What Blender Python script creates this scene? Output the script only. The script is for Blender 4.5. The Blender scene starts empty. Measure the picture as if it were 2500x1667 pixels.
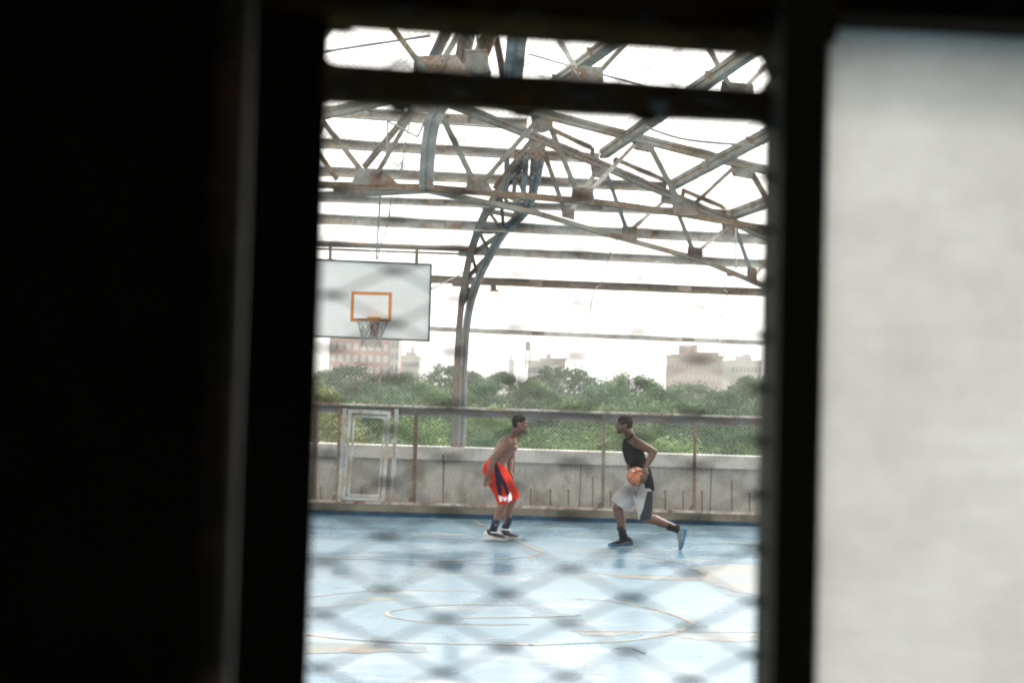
import bpy, bmesh, math, random
from mathutils import Vector, Matrix
random.seed(7)
R = math.radians
scene = bpy.context.scene
COL = scene.collection

# ------------------------------------------------------------------ camera model
F = 4028.0
CAM = Vector((0, 0, 2.0))
PITCH = math.atan(116.5 / F)
ROLL = R(1.85)
_r0 = Vector((1, 0, 0)); _f = Vector((0, math.cos(PITCH), math.sin(PITCH))); _u0 = Vector((0, -math.sin(PITCH), math.cos(PITCH)))
_r = math.cos(ROLL) * _r0 + math.sin(ROLL) * _u0
_u = -math.sin(ROLL) * _r0 + math.cos(ROLL) * _u0

def ray(U, V):
    return _f + _r * ((U - 1250) / F) + _u * ((833.5 - V) / F)
def at(U, V, Y):
    d = ray(U, V)
    return CAM + d * (Y / d.y)
def ground(U, V, z=0.0):
    d = ray(U, V)
    return CAM + d * ((z - CAM.z) / d.z)
WK = 0.05; WY = 25.53
def onwall(U, V, off=0.0):
    d = ray(U, V)
    t = (WY + off) / (d.y - WK * d.x)
    return CAM + d * t
def wally(X, off=0.0):
    return WY + off + WK * X

cam = bpy.data.cameras.new('camera'); co = bpy.data.objects.new('camera', cam); COL.objects.link(co)
M = Matrix((( _r.x, _u.x, -_f.x, CAM.x), (_r.y, _u.y, -_f.y, CAM.y), (_r.z, _u.z, -_f.z, CAM.z), (0, 0, 0, 1)))
co.matrix_world = M
cam.sensor_width = 36; cam.lens = F * 36 / 2500
cam.clip_start = 0.02; cam.clip_end = 6000
cam.dof.use_dof = True; cam.dof.focus_distance = 17.0; cam.dof.aperture_fstop = 4.2
scene.camera = co

# ------------------------------------------------------------------ materials
def mat(name, rough=0.7, spec=0.3):
    m = bpy.data.materials.new(name); m.use_nodes = True
    nt = m.node_tree; b = nt.nodes['Principled BSDF']
    b.inputs['Roughness'].default_value = rough
    b.inputs['Specular IOR Level'].default_value = spec
    return m, nt, b
def noise(nt, scale, detail=4, rough=0.6, vec=None, stretch=None, coord='Object'):
    tc = nt.nodes.new('ShaderNodeTexCoord')
    n = nt.nodes.new('ShaderNodeTexNoise')
    n.inputs['Scale'].default_value = scale; n.inputs['Detail'].default_value = detail; n.inputs['Roughness'].default_value = rough
    if stretch:
        mp = nt.nodes.new('ShaderNodeMapping'); mp.inputs['Scale'].default_value = stretch
        nt.links.new(tc.outputs[coord], mp.inputs['Vector']); nt.links.new(mp.outputs[0], n.inputs['Vector'])
    else:
        nt.links.new(tc.outputs[coord], n.inputs['Vector'])
    return n.outputs['Fac']
def ramp(nt, fac, stops):
    r = nt.nodes.new('ShaderNodeValToRGB'); nt.links.new(fac, r.inputs[0])
    e = r.color_ramp.elements
    while len(e) < len(stops): e.new(0.5)
    for el, (p, c) in zip(e, stops):
        el.position = p; el.color = (*c, 1) if len(c) == 3 else c
    return r.outputs[0]
def mix(nt, fac, a, b):
    m = nt.nodes.new('ShaderNodeMix'); m.data_type = 'RGBA'
    for sock, v in ((m.inputs[0], fac), (m.inputs[6], a), (m.inputs[7], b)):
        if isinstance(v, (int, float)): sock.default_value = v
        elif isinstance(v, tuple): sock.default_value = (*v, 1) if len(v) == 3 else v
        else: nt.links.new(v, sock)
    return m.outputs[2]
def bump(nt, b, fac, strength=0.3, dist=0.02):
    n = nt.nodes.new('ShaderNodeBump'); n.inputs['Strength'].default_value = strength; n.inputs['Distance'].default_value = dist
    nt.links.new(fac, n.inputs['Height']); nt.links.new(n.outputs[0], b.inputs['Normal'])

def plain(name, c, rough=0.7, spec=0.3, var=0.15, scale=12):
    m, nt, b = mat(name, rough, spec)
    f = noise(nt, scale, 5)
    lo = tuple(x * (1 - var) for x in c); hi = tuple(min(1, x * (1 + var)) for x in c)
    nt.links.new(ramp(nt, f, [(0.3, lo), (0.7, hi)]), b.inputs['Base Color'])
    return m
def steel(name, paint, rust=(0.22, 0.125, 0.08), amount=0.5, scale=3.0, rough=0.6, spec=0.35):
    m, nt, b = mat(name, rough, spec)
    f = noise(nt, scale, 8, 0.7)
    f2 = noise(nt, scale * 9, 4, 0.7)
    pc = ramp(nt, f2, [(0.3, tuple(x * 0.75 for x in paint)), (0.7, tuple(min(1, x * 1.15) for x in paint))])
    rc = ramp(nt, f2, [(0.3, tuple(x * 0.6 for x in rust)), (0.5, rust), (0.75, tuple(x * 1.7 for x in rust))])
    k = ramp(nt, f, [(0.56 - amount * 0.3, (0, 0, 0)), (0.78 - amount * 0.3, (1, 1, 1))])
    nt.links.new(mix(nt, k, pc, rc), b.inputs['Base Color'])
    bump(nt, b, f2, 0.4, 0.01)
    return m

M_BLUE = steel('steel_blue_grey', (0.25, 0.275, 0.28), amount=0.25, scale=2.0)
M_GREY = steel('steel_grey', (0.30, 0.305, 0.27), rust=(0.215, 0.14, 0.09), amount=0.42, scale=2.4)
M_PALE = steel('steel_pale', (0.64, 0.625, 0.59), rust=(0.38, 0.26, 0.18), amount=0.34, scale=1.5)
M_DARK = steel('steel_dark', (0.20, 0.205, 0.185), amount=0.45, scale=2.4)
M_RUST = steel('steel_rusty', (0.29, 0.265, 0.22), rust=(0.175, 0.115, 0.075), amount=0.8, scale=2.5)
M_RAIL = steel('steel_rail', (0.62, 0.60, 0.57), rust=(0.22, 0.10, 0.06), amount=0.55, scale=4.5)
M_BEAM = steel('steel_beam', (0.24, 0.26, 0.26), amount=0.35, scale=2.0)
M_GATE = steel('steel_gate', (0.46, 0.495, 0.50), rust=(0.30, 0.225, 0.13), amount=0.45, scale=3.5)
M_WIRE = plain('wire_galvanised', (0.30, 0.29, 0.27), 0.5, 0.4)
M_GUSS = steel('steel_gusset', (0.36, 0.36, 0.335), rust=(0.23, 0.14, 0.09), amount=0.62, scale=3.5)
M_INK = plain('steel_black', (0.018, 0.017, 0.015), 0.6, 0.25, 0.4, 8)
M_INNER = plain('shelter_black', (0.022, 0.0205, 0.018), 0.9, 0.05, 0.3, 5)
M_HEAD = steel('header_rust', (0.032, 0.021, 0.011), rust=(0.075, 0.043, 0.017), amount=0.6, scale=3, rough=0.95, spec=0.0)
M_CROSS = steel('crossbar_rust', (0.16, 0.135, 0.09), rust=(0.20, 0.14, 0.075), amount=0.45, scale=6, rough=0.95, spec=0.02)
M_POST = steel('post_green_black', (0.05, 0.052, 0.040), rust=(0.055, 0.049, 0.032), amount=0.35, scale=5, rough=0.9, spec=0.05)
M_MESH = plain('mesh_steel', (0.03, 0.031, 0.033), 0.6, 0.3)

def concrete(name, lo, hi, stain, sscale=1.0):
    m, nt, b = mat(name, 0.9, 0.15)
    f = noise(nt, 2.2, 8, 0.65, stretch=(1, 1, 0.45))
    g = noise(nt, 30, 4, 0.7)
    s = noise(nt, 3.5 * sscale, 6, 0.7, stretch=(1.1, 1, 0.55))
    base = ramp(nt, f, [(0.3, lo), (0.7, hi)])
    k = ramp(nt, s, [(0.47, (0, 0, 0)), (0.68, (0.85, 0.85, 0.85))])
    c = mix(nt, k, base, stain)
    c2 = mix(nt, ramp(nt, g, [(0.35, (0.35,) * 3), (0.6, (0, 0, 0))]), c, tuple(x * 0.6 for x in lo))
    nt.links.new(c2, b.inputs['Base Color']); bump(nt, b, g, 0.3, 0.01)
    return m
M_CONC = concrete('concrete_wall', (0.45, 0.445, 0.425), (0.60, 0.595, 0.57), (0.25, 0.205, 0.14))
M_CAP = concrete('concrete_cap', (0.56, 0.555, 0.54), (0.70, 0.69, 0.67), (0.42, 0.40, 0.35))
M_KERB = concrete('concrete_kerb', (0.15, 0.14, 0.11), (0.23, 0.21, 0.165), (0.10, 0.085, 0.06))

# blue sports court: worn paint, damp sheen
def court_mat():
    m, nt, b = mat('court_paint', 0.35, 0.3)
    f1 = noise(nt, 0.45, 6, 0.6, stretch=(0.7, 1, 1))
    f2 = noise(nt, 1.4, 9, 0.68, stretch=(0.55, 1, 1))
    f3 = noise(nt, 22, 5, 0.7)
    f4 = noise(nt, 0.8, 8, 0.7, stretch=(0.6, 1.1, 1))
    base = ramp(nt, f1, [(0.30, (0.056, 0.145, 0.222)), (0.5, (0.094, 0.186, 0.255)), (0.70, (0.138, 0.218, 0.268))])
    worn = mix(nt, ramp(nt, f2, [(0.56, (0, 0, 0)), (0.64, (0.8, 0.8, 0.8))]), base, (0.255, 0.30, 0.315))
    green = mix(nt, ramp(nt, f4, [(0.58, (0, 0, 0)), (0.66, (0.7, 0.7, 0.7))]), worn, (0.105, 0.17, 0.165))
    tan = mix(nt, ramp(nt, f2, [(0.29, (0.85, 0.85, 0.85)), (0.34, (0, 0, 0))]), green, (0.25, 0.215, 0.16))
    c = mix(nt, ramp(nt, f3, [(0.30, (0.5, 0.5, 0.5)), (0.42, (0, 0, 0))]), tan, (0.09, 0.15, 0.20))
    nt.links.new(c, b.inputs['Base Color'])
    nt.links.new(ramp(nt, f1, [(0.35, (0.14,) * 3), (0.65, (0.42,) * 3)]), b.inputs['Roughness'])
    bump(nt, b, f3, 0.12, 0.004)
    return m
M_COURT = court_mat()
def wornmat(name, c, bare, scale, lo, hi):
    m, nt, b = mat(name, .35, .3)
    f = noise(nt, scale, 7, .75); g = noise(nt, scale * 5, 4, .7)
    cc = ramp(nt, g, [(.3, tuple(x * .8 for x in c)), (.7, tuple(x * 1.15 for x in c))])
    nt.links.new(mix(nt, ramp(nt, f, [(lo, (0, 0, 0)), (hi, (1, 1, 1))]), bare, cc), b.inputs['Base Color']); return m
M_ORANGE = wornmat('line_orange', (0.58, 0.39, 0.235), (0.13, 0.205, 0.25), 2.6, .42, .64)
M_FAINT = wornmat('line_faded', (0.36, 0.32, 0.26), (0.13, 0.205, 0.25), 2.0, .40, .62)
M_TAN = wornmat('worn_tan', (0.24, 0.21, 0.165), (0.115, 0.185, 0.23), 1.7, .43, .60)
M_CRACK = plain('crack_dirt', (0.09, 0.10, 0.085), 0.9, 0.1, 0.4, 30)
M_BLUEBAND = plain('band_blue', (0.014, 0.05, 0.095), 0.8, 0.1, 0.6, 3)

# ------------------------------------------------------------------ mesh builder
class MB:
    def __init__(s): s.v = []; s.f = []; s.mi = []
    def add(s, vs, fs, mi=0):
        o = len(s.v); s.v += [Vector(p) for p in vs]
        for f in fs: s.f.append([i + o for i in f]); s.mi.append(mi)
    def extrude(s, prof, p0, p1, side, up, mi=0):
        p0 = Vector(p0); p1 = Vector(p1); n = len(prof)
        a = [p0 + side * x + up * y for x, y in prof]; b = [p1 + side * x + up * y for x, y in prof]
        fs = [[i, (i + 1) % n, n + (i + 1) % n, n + i] for i in range(n)]
        fs += [list(range(n))[::-1], list(range(n, 2 * n))]
        s.add(a + b, fs, mi)
    def beam(s, p0, p1, w, h, prof='box', ref=(0, -1, 0), mi=0):
        """w = thickness along ref (depth), h = visible height across the run"""
        p0 = Vector(p0); p1 = Vector(p1); d = (p1 - p0).normalized(); rf = Vector(ref)
        side = (rf - d * rf.dot(d))
        if side.length < 1e-4: side = Vector((1, 0, 0)) - d * d.x
        side.normalize(); up = side.cross(d).normalized()
        if up.z < 0: up = -up
        a, b = w / 2, h / 2; t = min(w, h) * 0.16
        P = {'box': [(-a, -b), (a, -b), (a, b), (-a, b)],
             'I': [(-a, -b), (a, -b), (a, -b + t), (t / 2, -b + t), (t / 2, b - t), (a, b - t), (a, b), (-a, b), (-a, b - t), (-t / 2, b - t), (-t / 2, -b + t), (-a, -b + t)],
             'C': [(-a, -b), (a, -b), (a, -b + t), (-a + t, -b + t), (-a + t, b - t), (a, b - t), (a, b), (-a, b)],
             'L': [(-a, -b), (a, -b), (a, -b + t), (-a + t, -b + t), (-a + t, b), (-a, b)],
             'H': [(-a, -b), (-a + t, -b), (-a + t, -t / 2), (a - t, -t / 2), (a - t, -b), (a, -b), (a, b), (a - t, b), (a - t, t / 2), (-a + t, t / 2), (-a + t, b), (-a, b)],
             'D': [(-a, -b), (a, -b), (a, -b * 0.2), (a * 0.75, -b * 0.12), (a * 0.75, b * 0.12), (a, b * 0.2), (a, b), (-a, b)]}[prof]
        s.extrude(P, p0, p1, side, up, mi)
    def sweep(s, pts, w, h, prof='D', ref=(0, -1, 0), mi=0):
        pts = [Vector(p) for p in pts]; a, b = w / 2, h / 2; t = min(w, h) * .16
        P = {'D': [(-a, -b), (a, -b), (a, -b * .22), (a * .7, -b * .16), (a * .7, b * .16), (a, b * .22), (a, b), (-a, b)],
             'C': [(-a, -b), (a, -b), (a, -b + t), (-a + t, -b + t), (-a + t, b - t), (a, b - t), (a, b), (-a, b)],
             'H': [(-a, -b), (-a + t, -b), (-a + t, -t / 2), (a - t, -t / 2), (a - t, -b), (a, -b), (a, b), (a - t, b), (a - t, t / 2), (-a + t, t / 2), (-a + t, b), (-a, b)],
             'box': [(-a, -b), (a, -b), (a, b), (-a, b)]}[prof]
        n = len(P); vs = []; up0 = None
        for i, p in enumerate(pts):
            d = (pts[min(i + 1, len(pts) - 1)] - pts[max(i - 1, 0)]).normalized(); rf = Vector(ref)
            sd = (rf - d * rf.dot(d)).normalized(); up = sd.cross(d).normalized()
            if up0 is not None and up.dot(up0) < 0: up = -up
            up0 = up; vs += [p + sd * x + up * y for x, y in P]
        fs = [[i * n + k, i * n + (k + 1) % n, (i + 1) * n + (k + 1) % n, (i + 1) * n + k] for i in range(len(pts) - 1) for k in range(n)]
        fs += [list(range(n))[::-1], list(range((len(pts) - 1) * n, len(pts) * n))]
        s.add(vs, fs, mi)
    def tube(s, pts, r, n=8, mi=0, cap=True):
        pts = [Vector(p) for p in pts]; rings = []
        rr = r if isinstance(r, (list, tuple)) else [r] * len(pts)
        prev = None
        for i, p in enumerate(pts):
            d = (pts[min(i + 1, len(pts) - 1)] - pts[max(i - 1, 0)]).normalized()
            if prev is None:
                x = d.orthogonal().normalized()
            else:
                x = prev - d * prev.dot(d)
                x = x.normalized() if x.length > 1e-6 else d.orthogonal().normalized()
            prev = x; y = d.cross(x)
            rings.append([p + (x * math.cos(2 * math.pi * k / n) + y * math.sin(2 * math.pi * k / n)) * rr[i] for k in range(n)])
        vs = [q for g in rings for q in g]; fs = []
        for i in range(len(pts) - 1):
            for k in range(n):
                fs.append([i * n + k, i * n + (k + 1) % n, (i + 1) * n + (k + 1) % n, (i + 1) * n + k])
        if cap: fs += [list(range(n))[::-1], list(range((len(pts) - 1) * n, len(pts) * n))]
        s.add(vs, fs, mi)
    def prism(s, pts, d, mi=0):
        """polygon extruded by vector d"""
        d = Vector(d); n = len(pts); a = [Vector(p) for p in pts]
        s.add(a + [p + d for p in a], [[i, (i + 1) % n, n + (i + 1) % n, n + i] for i in range(n)] + [list(range(n))[::-1], list(range(n, 2 * n))], mi)
    def box(s, lo, hi, mi=0):
        x0, y0, z0 = lo; x1, y1, z1 = hi
        s.add([(x0, y0, z0), (x1, y0, z0), (x1, y1, z0), (x0, y1, z0), (x0, y0, z1), (x1, y0, z1), (x1, y1, z1), (x0, y1, z1)],
              [[0, 3, 2, 1], [4, 5, 6, 7], [0, 1, 5, 4], [1, 2, 6, 5], [2, 3, 7, 6], [3, 0, 4, 7]], mi)
    def ellipsoid(s, c, rad, rot=None, n=14, m=9, mi=0):
        c = Vector(c); vs = []; fs = []
        Mx = rot if rot is not None else Matrix.Identity(3)
        vs.append(c + Mx @ Vector((0, 0, rad[2])))
        for i in range(1, m):
            t = math.pi * i / m
            for k in range(n):
                p = 2 * math.pi * k / n
                vs.append(c + Mx @ Vector((rad[0] * math.sin(t) * math.cos(p), rad[1] * math.sin(t) * math.sin(p), rad[2] * math.cos(t))))
        vs.append(c + Mx @ Vector((0, 0, -rad[2])))
        for k in range(n):
            fs.append([0, 1 + k, 1 + (k + 1) % n])
            for i in range(m - 2):
                a = 1 + i * n; fs.append([a + k, a + n + k, a + n + (k + 1) % n, a + (k + 1) % n])
            a = 1 + (m - 2) * n; fs.append([a + k, len(vs) - 1, a + (k + 1) % n])
        s.add(vs, fs, mi)
    def loft(s, path, radii, ref=(0, 1, 0), n=16, mi=0, capk=0.6):
        """closed tube with elliptical rings: radii (a across, b along ref); rounded ends"""
        path = [Vector(p) for p in path]; ref = Vector(ref); vs = []; fs = []
        def ring(p, d, a, b):
            y = (ref - d * ref.dot(d))
            if y.length < 1e-3: y = d.orthogonal()
            y.normalize(); x = y.cross(d).normalized()
            return [p + x * (a * math.cos(2 * math.pi * k / n)) + y * (b * math.sin(2 * math.pi * k / n)) for k in range(n)]
        L = len(path); seq = []
        for i, p in enumerate(path):
            d = (path[min(i + 1, L - 1)] - path[max(i - 1, 0)]).normalized(); a, b = radii[i]
            if i == 0 and capk > 0: seq.append(ring(p - d * min(a, b) * capk * 0.7, d, a * 0.7, b * 0.7))
            seq.append(ring(p, d, a, b))
            if i == L - 1 and capk > 0: seq.append(ring(p + d * min(a, b) * capk * 0.7, d, a * 0.7, b * 0.7))
        for g in seq: vs += g
        for i in range(len(seq) - 1):
            for k in range(n):
                fs.append([i * n + k, i * n + (k + 1) % n, (i + 1) * n + (k + 1) % n, (i + 1) * n + k])
        d0 = (path[1] - path[0]).normalized(); d1 = (path[-1] - path[-2]).normalized()
        vs.append(path[0] - d0 * min(radii[0]) * capk); vs.append(path[-1] + d1 * min(radii[-1]) * capk)
        for k in range(n):
            fs.append([len(vs) - 2, (k + 1) % n, k]); a = (len(seq) - 1) * n; fs.append([len(vs) - 1, a + k, a + (k + 1) % n])
        s.add(vs, fs, mi)
    def mesh(s, name, mats, smooth=False, origin=Vector((0, 0, 0))):
        me = bpy.data.meshes.new(name)
        me.from_pydata([tuple(p - origin) for p in s.v], [], s.f)
        for m in (mats if isinstance(mats, (list, tuple)) else [mats]): me.materials.append(m)
        me.polygons.foreach_set('material_index', s.mi)
        if smooth: me.polygons.foreach_set('use_smooth', [True] * len(s.f))
        bm = bmesh.new(); bm.from_mesh(me); bmesh.ops.recalc_face_normals(bm, faces=bm.faces); bm.to_mesh(me); bm.free()
        me.update(); return me
    def build(s, name, mats, parent=None, smooth=False, origin=None):
        o0 = Vector(origin) if origin is not None else (WORLD(parent) if parent is not None else Vector((0, 0, 0)))
        me = s.mesh(name, mats, smooth, o0)
        o = bpy.data.objects.new(name, me); COL.objects.link(o)
        if parent is not None:
            o.parent = parent; o.location = o0 - WORLD(parent); BASE[o] = o0
        else:
            o.location = o0; BASE[o] = o0
        return o
BASE = {}
def WORLD(o): return BASE.get(o, Vector((0, 0, 0)))
def tag(o, label=None, cat=None, group=None, kind=None):
    if label: o['label'] = label
    if cat: o['category'] = cat
    if group: o['group'] = group
    if kind: o['kind'] = kind
    return o
def thing(name, label, cat, loc=(0, 0, 0), group=None):
    o = bpy.data.objects.new(name, None); COL.objects.link(o); o.location = loc; o.empty_display_size = 0.2
    BASE[o] = Vector(loc)
    return tag(o, label, cat, group)

# ------------------------------------------------------------------ world and sun
w = bpy.data.worlds.new('World'); scene.world = w; w.use_nodes = True
nt = w.node_tree; bg = nt.nodes['Background']
sky = nt.nodes.new('ShaderNodeTexSky'); sky.sky_type = 'NISHITA'; sky.sun_disc = False
SUN_EL, SUN_ROT = 50, 38
sky.sun_elevation = R(SUN_EL); sky.sun_rotation = R(SUN_ROT); sky.dust_density = 2.5; sky.air_density = 1.0; sky.ozone_density = 1.0
hs = nt.nodes.new('ShaderNodeHueSaturation'); hs.inputs['Saturation'].default_value = 0.0
nt.links.new(sky.outputs[0], hs.inputs['Color']); wm = nt.nodes.new('ShaderNodeMix'); wm.data_type = 'RGBA'; wm.blend_type = 'MULTIPLY'; wm.inputs[0].default_value = 1.0; wm.inputs[7].default_value = (1.0, 0.965, 0.905, 1)
nt.links.new(hs.outputs[0], wm.inputs[6]); nt.links.new(wm.outputs[2], bg.inputs['Color'])
bg.inputs['Strength'].default_value = 0.15
sun = bpy.data.lights.new('sun', 'SUN'); sun.energy = 0.8; sun.angle = R(14); sun.color = (1, 0.93, 0.84)
so = bpy.data.objects.new('sun', sun); COL.objects.link(so)
# sun direction matching the sky texture (rotation measured clockwise from +Y)
sd = Vector((math.sin(R(SUN_ROT)) * math.cos(R(SUN_EL)), math.cos(R(SUN_ROT)) * math.cos(R(SUN_EL)), math.sin(R(SUN_EL))))
so.rotation_euler = sd.to_track_quat('Z', 'Y').to_euler()
vs = scene.view_settings; vs.view_transform = 'Standard'; vs.look = 'None'; vs.gamma = 1; vs.exposure = 1.85
scene.cycles.max_bounces = 8; scene.cycles.transparent_max_bounces = 8; scene.cycles.volume_bounces = 2
scene.cycles.pixel_filter_type = 'BLACKMAN_HARRIS'; scene.cycles.filter_width = 2.1

# ------------------------------------------------------------------ ground, court
b = MB(); b.box((-3000, -400, -17.5), (3000, 5000, -16.0))
M_GRASS = plain('park_grass', (0.07, 0.10, 0.04), 0.95, 0.1, 0.4, 0.3)
tag(b.build('ground', M_GRASS), kind='structure')
b = MB(); b.box((-30, 1.56, -0.6), (34, 27.4, 0.0))
tag(b.build('court', M_COURT), kind='structure')

def strip(b, pts, wdt, z=0.004):
    P = [ground(*p) for p in pts] if len(pts[0]) == 2 else [Vector(p) for p in pts]
    L = []
    for i, p in enumerate(P):
        d = (P[min(i + 1, len(P) - 1)] - P[max(i - 1, 0)]); d.z = 0; d.normalize(); n = Vector((-d.y, d.x, 0))
        L.append((p + n * wdt / 2, p - n * wdt / 2))
    for i in range(len(L) - 1):
        q = [L[i][0], L[i][1], L[i + 1][1], L[i + 1][0]]
        b.add([(p.x, p.y, z) for p in q], [[0, 1, 2, 3]])
def smooth_path(pts, n=6):
    out = []
    for i in range(len(pts) - 1):
        p0 = pts[max(i - 1, 0)]; p1 = pts[i]; p2 = pts[i + 1]; p3 = pts[min(i + 2, len(pts) - 1)]
        for k in range(n):
            t = k / n
            out.append(tuple(0.5 * (2 * p1[j] + (p2[j] - p0[j]) * t + (2 * p0[j] - 5 * p1[j] + 4 * p2[j] - p3[j]) * t * t + (3 * p1[j] - p0[j] - 3 * p2[j] + p3[j]) * t ** 3) for j in range(len(p1))))
    out.append(pts[-1]); return out
b = MB()
strip(b, [(1160, 1273), (1326, 1348)], 0.06)
strip(b, [(1326, 1349), (1290, 1359), (1193, 1365), (1040, 1370)], 0.045, 0.0045)
strip(b, smooth_path([(700, 1465), (746, 1458), (839, 1447), (961, 1441), (1084, 1441), (1177, 1444)]), 0.032)
strip(b, smooth_path([(1300, 1477), (1130, 1475), (1030, 1480), (970, 1488), (945, 1496), (956, 1505), (1002, 1514), (1078, 1520), (1193, 1524), (1290, 1523)]), 0.032)
strip(b, smooth_path([(1400, 1461), (1489, 1466), (1535, 1475), (1603, 1488), (1671, 1510), (1690, 1524), (1644, 1545), (1576, 1557), (1508, 1565), (1290, 1574)]), 0.04)
strip(b, smooth_path([(690, 1540), (744, 1548), (866, 1561), (1030, 1569), (1302, 1574)]), 0.034)
strip(b, smooth_path([(1391, 1539), (1600, 1541), (1843, 1542), (1950, 1545)]), 0.032)
tag(b.build('court_lines', M_ORANGE), kind='structure')
b = MB()
strip(b, [(600, 1262), (757, 1266), (1310, 1273), (1834, 1293), (2000, 1298)], 0.05)
strip(b, [(600, 1310), (757, 1311), (967, 1310), (1160, 1316)], 0.05)
strip(b, [(600, 1358), (752, 1361), (900, 1364), (1040, 1369)], 0.05)
strip(b, [(1130, 1507), (1330, 1505), (1420, 1500)], 0.06)
strip(b, [(1459, 1358), (1562, 1357), (1671, 1373)], 0.05)
tag(b.build('faded_court_lines', M_FAINT), kind='structure')
def blob(b, pts, z=0.002, jit=0.035):
    P = []
    pts = [ground(*p) for p in pts]
    for i, p in enumerate(pts):
        q = pts[(i + 1) % len(pts)]
        for k in range(7):
            t = k / 7; r = p.lerp(q, t)
            P.append((r.x + random.uniform(-jit, jit), r.y + random.uniform(-jit, jit) * 1.6, z))
    b.add(P, [list(range(len(P)))])
b = MB()
blob(b, [(1690, 1383), (1760, 1378), (1900, 1376), (1900, 1464), (1794, 1443), (1745, 1430), (1720, 1414), (1698, 1398)])
blob(b, [(1480, 1401), (1600, 1405), (1700, 1408), (1716, 1416), (1600, 1415), (1500, 1409)], 0.003, 0.02)
blob(b, [(720, 1565), (900, 1573), (1043, 1578), (1040, 1592), (900, 1592), (720, 1596)], 0.002, 0.03)
blob(b, [(750, 1466), (880, 1464), (910, 1474), (760, 1482)], 0.002, 0.03)
blob(b, [(895, 1458), (965, 1458), (970, 1464), (900, 1465)], 0.002, 0.02)
blob(b, [(1400, 1541), (1560, 1543), (1500, 1552), (1420, 1550)], 0.002, 0.02)
blob(b, [(1640, 1548), (1850, 1548), (1850, 1566), (1700, 1562)], 0.002, 0.03)
tag(b.build('worn_paint', M_TAN), kind='structure')
b = MB()
strip(b, smooth_path([(1450, 1399), (1500, 1404), (1560, 1404), (1640, 1406)]), 0.018, 0.0036)
strip(b, smooth_path([(1560, 1405), (1590, 1406)]), 0.022, 0.0032)
strip(b, smooth_path([(1680, 1388), (1700, 1394), (1722, 1405)]), 0.018, 0.003)
strip(b, smooth_path([(750, 1484), (790, 1486)]), 0.014, 0.003)
strip(b, smooth_path([(1500, 1582), (1540, 1582), (1575, 1596)]), 0.018, 0.003)
strip(b, smooth_path([(1440, 1645), (1480, 1646)]), 0.012, 0.003)
strip(b, smooth_path([(1296, 1501), (1320, 1502)]), 0.014, 0.003)
for i in range(26):
    u = random.uniform(750, 1830); v = random.uniform(1350, 1660)
    strip(b, [(u, v), (u + random.uniform(4, 12), v + random.uniform(-1, 1))], random.uniform(0.006, 0.016), 0.003)
tag(b.build('cracks', M_CRACK), kind='structure')

# ------------------------------------------------------------------ parapet wall, kerb, fence
XL, XR = -14, 16
def wl(X, off, z): return Vector((X, wally(X, off), z))
pw = thing('parapet_wall', 'grey concrete parapet wall with paler coping behind the wire fence', 'wall', wl(0, 0.5, 0))
b = MB(); b.prism([wl(XL, 0.50, 0), wl(XR, 0.50, 0), wl(XR, 0.75, 0), wl(XL, 0.75, 0)], (0, 0, 0.86)); b.build('wall_body', M_CONC, pw)
b = MB(); b.prism([wl(XL, 0.36, 0.862), wl(XR, 0.36, 0.862), wl(XR, 0.8, 0.862), wl(XL, 0.8, 0.862)], (0, 0, 0.20)); b.build('coping', M_CAP, pw)
b = MB()
for u in (700, 1080, 1420, 1745):
    p = onwall(u, 1180); b.prism([wl(p.x - .008, .496, .18), wl(p.x + .008, .496, .18), wl(p.x + .010, .496, .855), wl(p.x - .006, .496, .855)], (0, .003, 0))
b.build('joint', plain('joint_dirt', (.12, .115, .10), .9, .1, .4, 6), pw)
kb = MB(); kb.prism([wl(XL, -0.06, 0.001), wl(XR, -0.06, 0.001), wl(XR, 0.49, 0.001), wl(XL, 0.49, 0.001)], (0, 0, 0.175))
tag(kb.build('kerb', M_KERB), kind='structure')
kb = MB(); kb.prism([wl(XL, -0.075, 0.002), wl(XR, -0.075, 0.002), wl(XR, -0.062, 0.002), wl(XL, -0.062, 0.002)], (0, 0, 0.06))
tag(kb.build('kerb_band', M_BLUEBAND), kind='structure')

fence = thing('wire_fence', 'long low chain link fence with rusty rails and posts in front of the concrete wall', 'fence', wl(0, 0, 0))
ZT = 1.66
b = MB(); b.beam(wl(XL, 0.06, ZT - 0.055), wl(XR, 0.06, ZT - 0.055), 0.10, 0.12, 'C'); b.build('top_beam', M_BEAM, fence)
b = MB(); b.beam(wl(XL, -0.01, ZT + 0.03), wl(XR, -0.01, ZT + 0.03), 0.16, 0.026); b.build('top_rail', M_RAIL, fence)
b = MB(); b.beam(wl(XL, -0.02, 0.195), wl(XR, -0.02, 0.195), 0.07, 0.04); b.build('bottom_rail', M_RAIL, fence)
M_STUB = steel('stub_rust', (0.20, 0.17, 0.13), rust=(0.16, 0.12, 0.08), amount=0.8, scale=6)
for (ut, ub, wd, m) in ((772, 764, 0.075, M_RUST), (830, 823, 0.045, M_RUST), (1016, 1010, 0.062, M_RUST), (1255, 1250, 0.055, M_RUST), (1475, 1472, 0.055, M_GREY), (1698, 1695, 0.055, M_RUST), (1900, 1897, 0.055, M_RUST), (690, 684, 0.055, M_RUST)):
    p1 = onwall(ut, 1000); p0 = onwall(ub, 1235); p1 = Vector((p1.x, wally(p1.x), ZT)); p0 = Vector((p0.x, wally(p0.x), 0.18))
    b = MB(); b.beam(p0, p1, wd, wd, 'L' if wd > 0.05 else 'box')
    b.build('post', m, fence)
    b = MB(); b.prism([p0 + Vector((-0.10, -0.012, 0.03)), p0 + Vector((0, -0.012, 0.03)), p0 + Vector((0, -0.012, 0.13)), p0 + Vector((-0.05, -0.012, 0.12))], (0, 0.01, 0)); b.build('foot_plate', M_STUB, fence)
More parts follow.
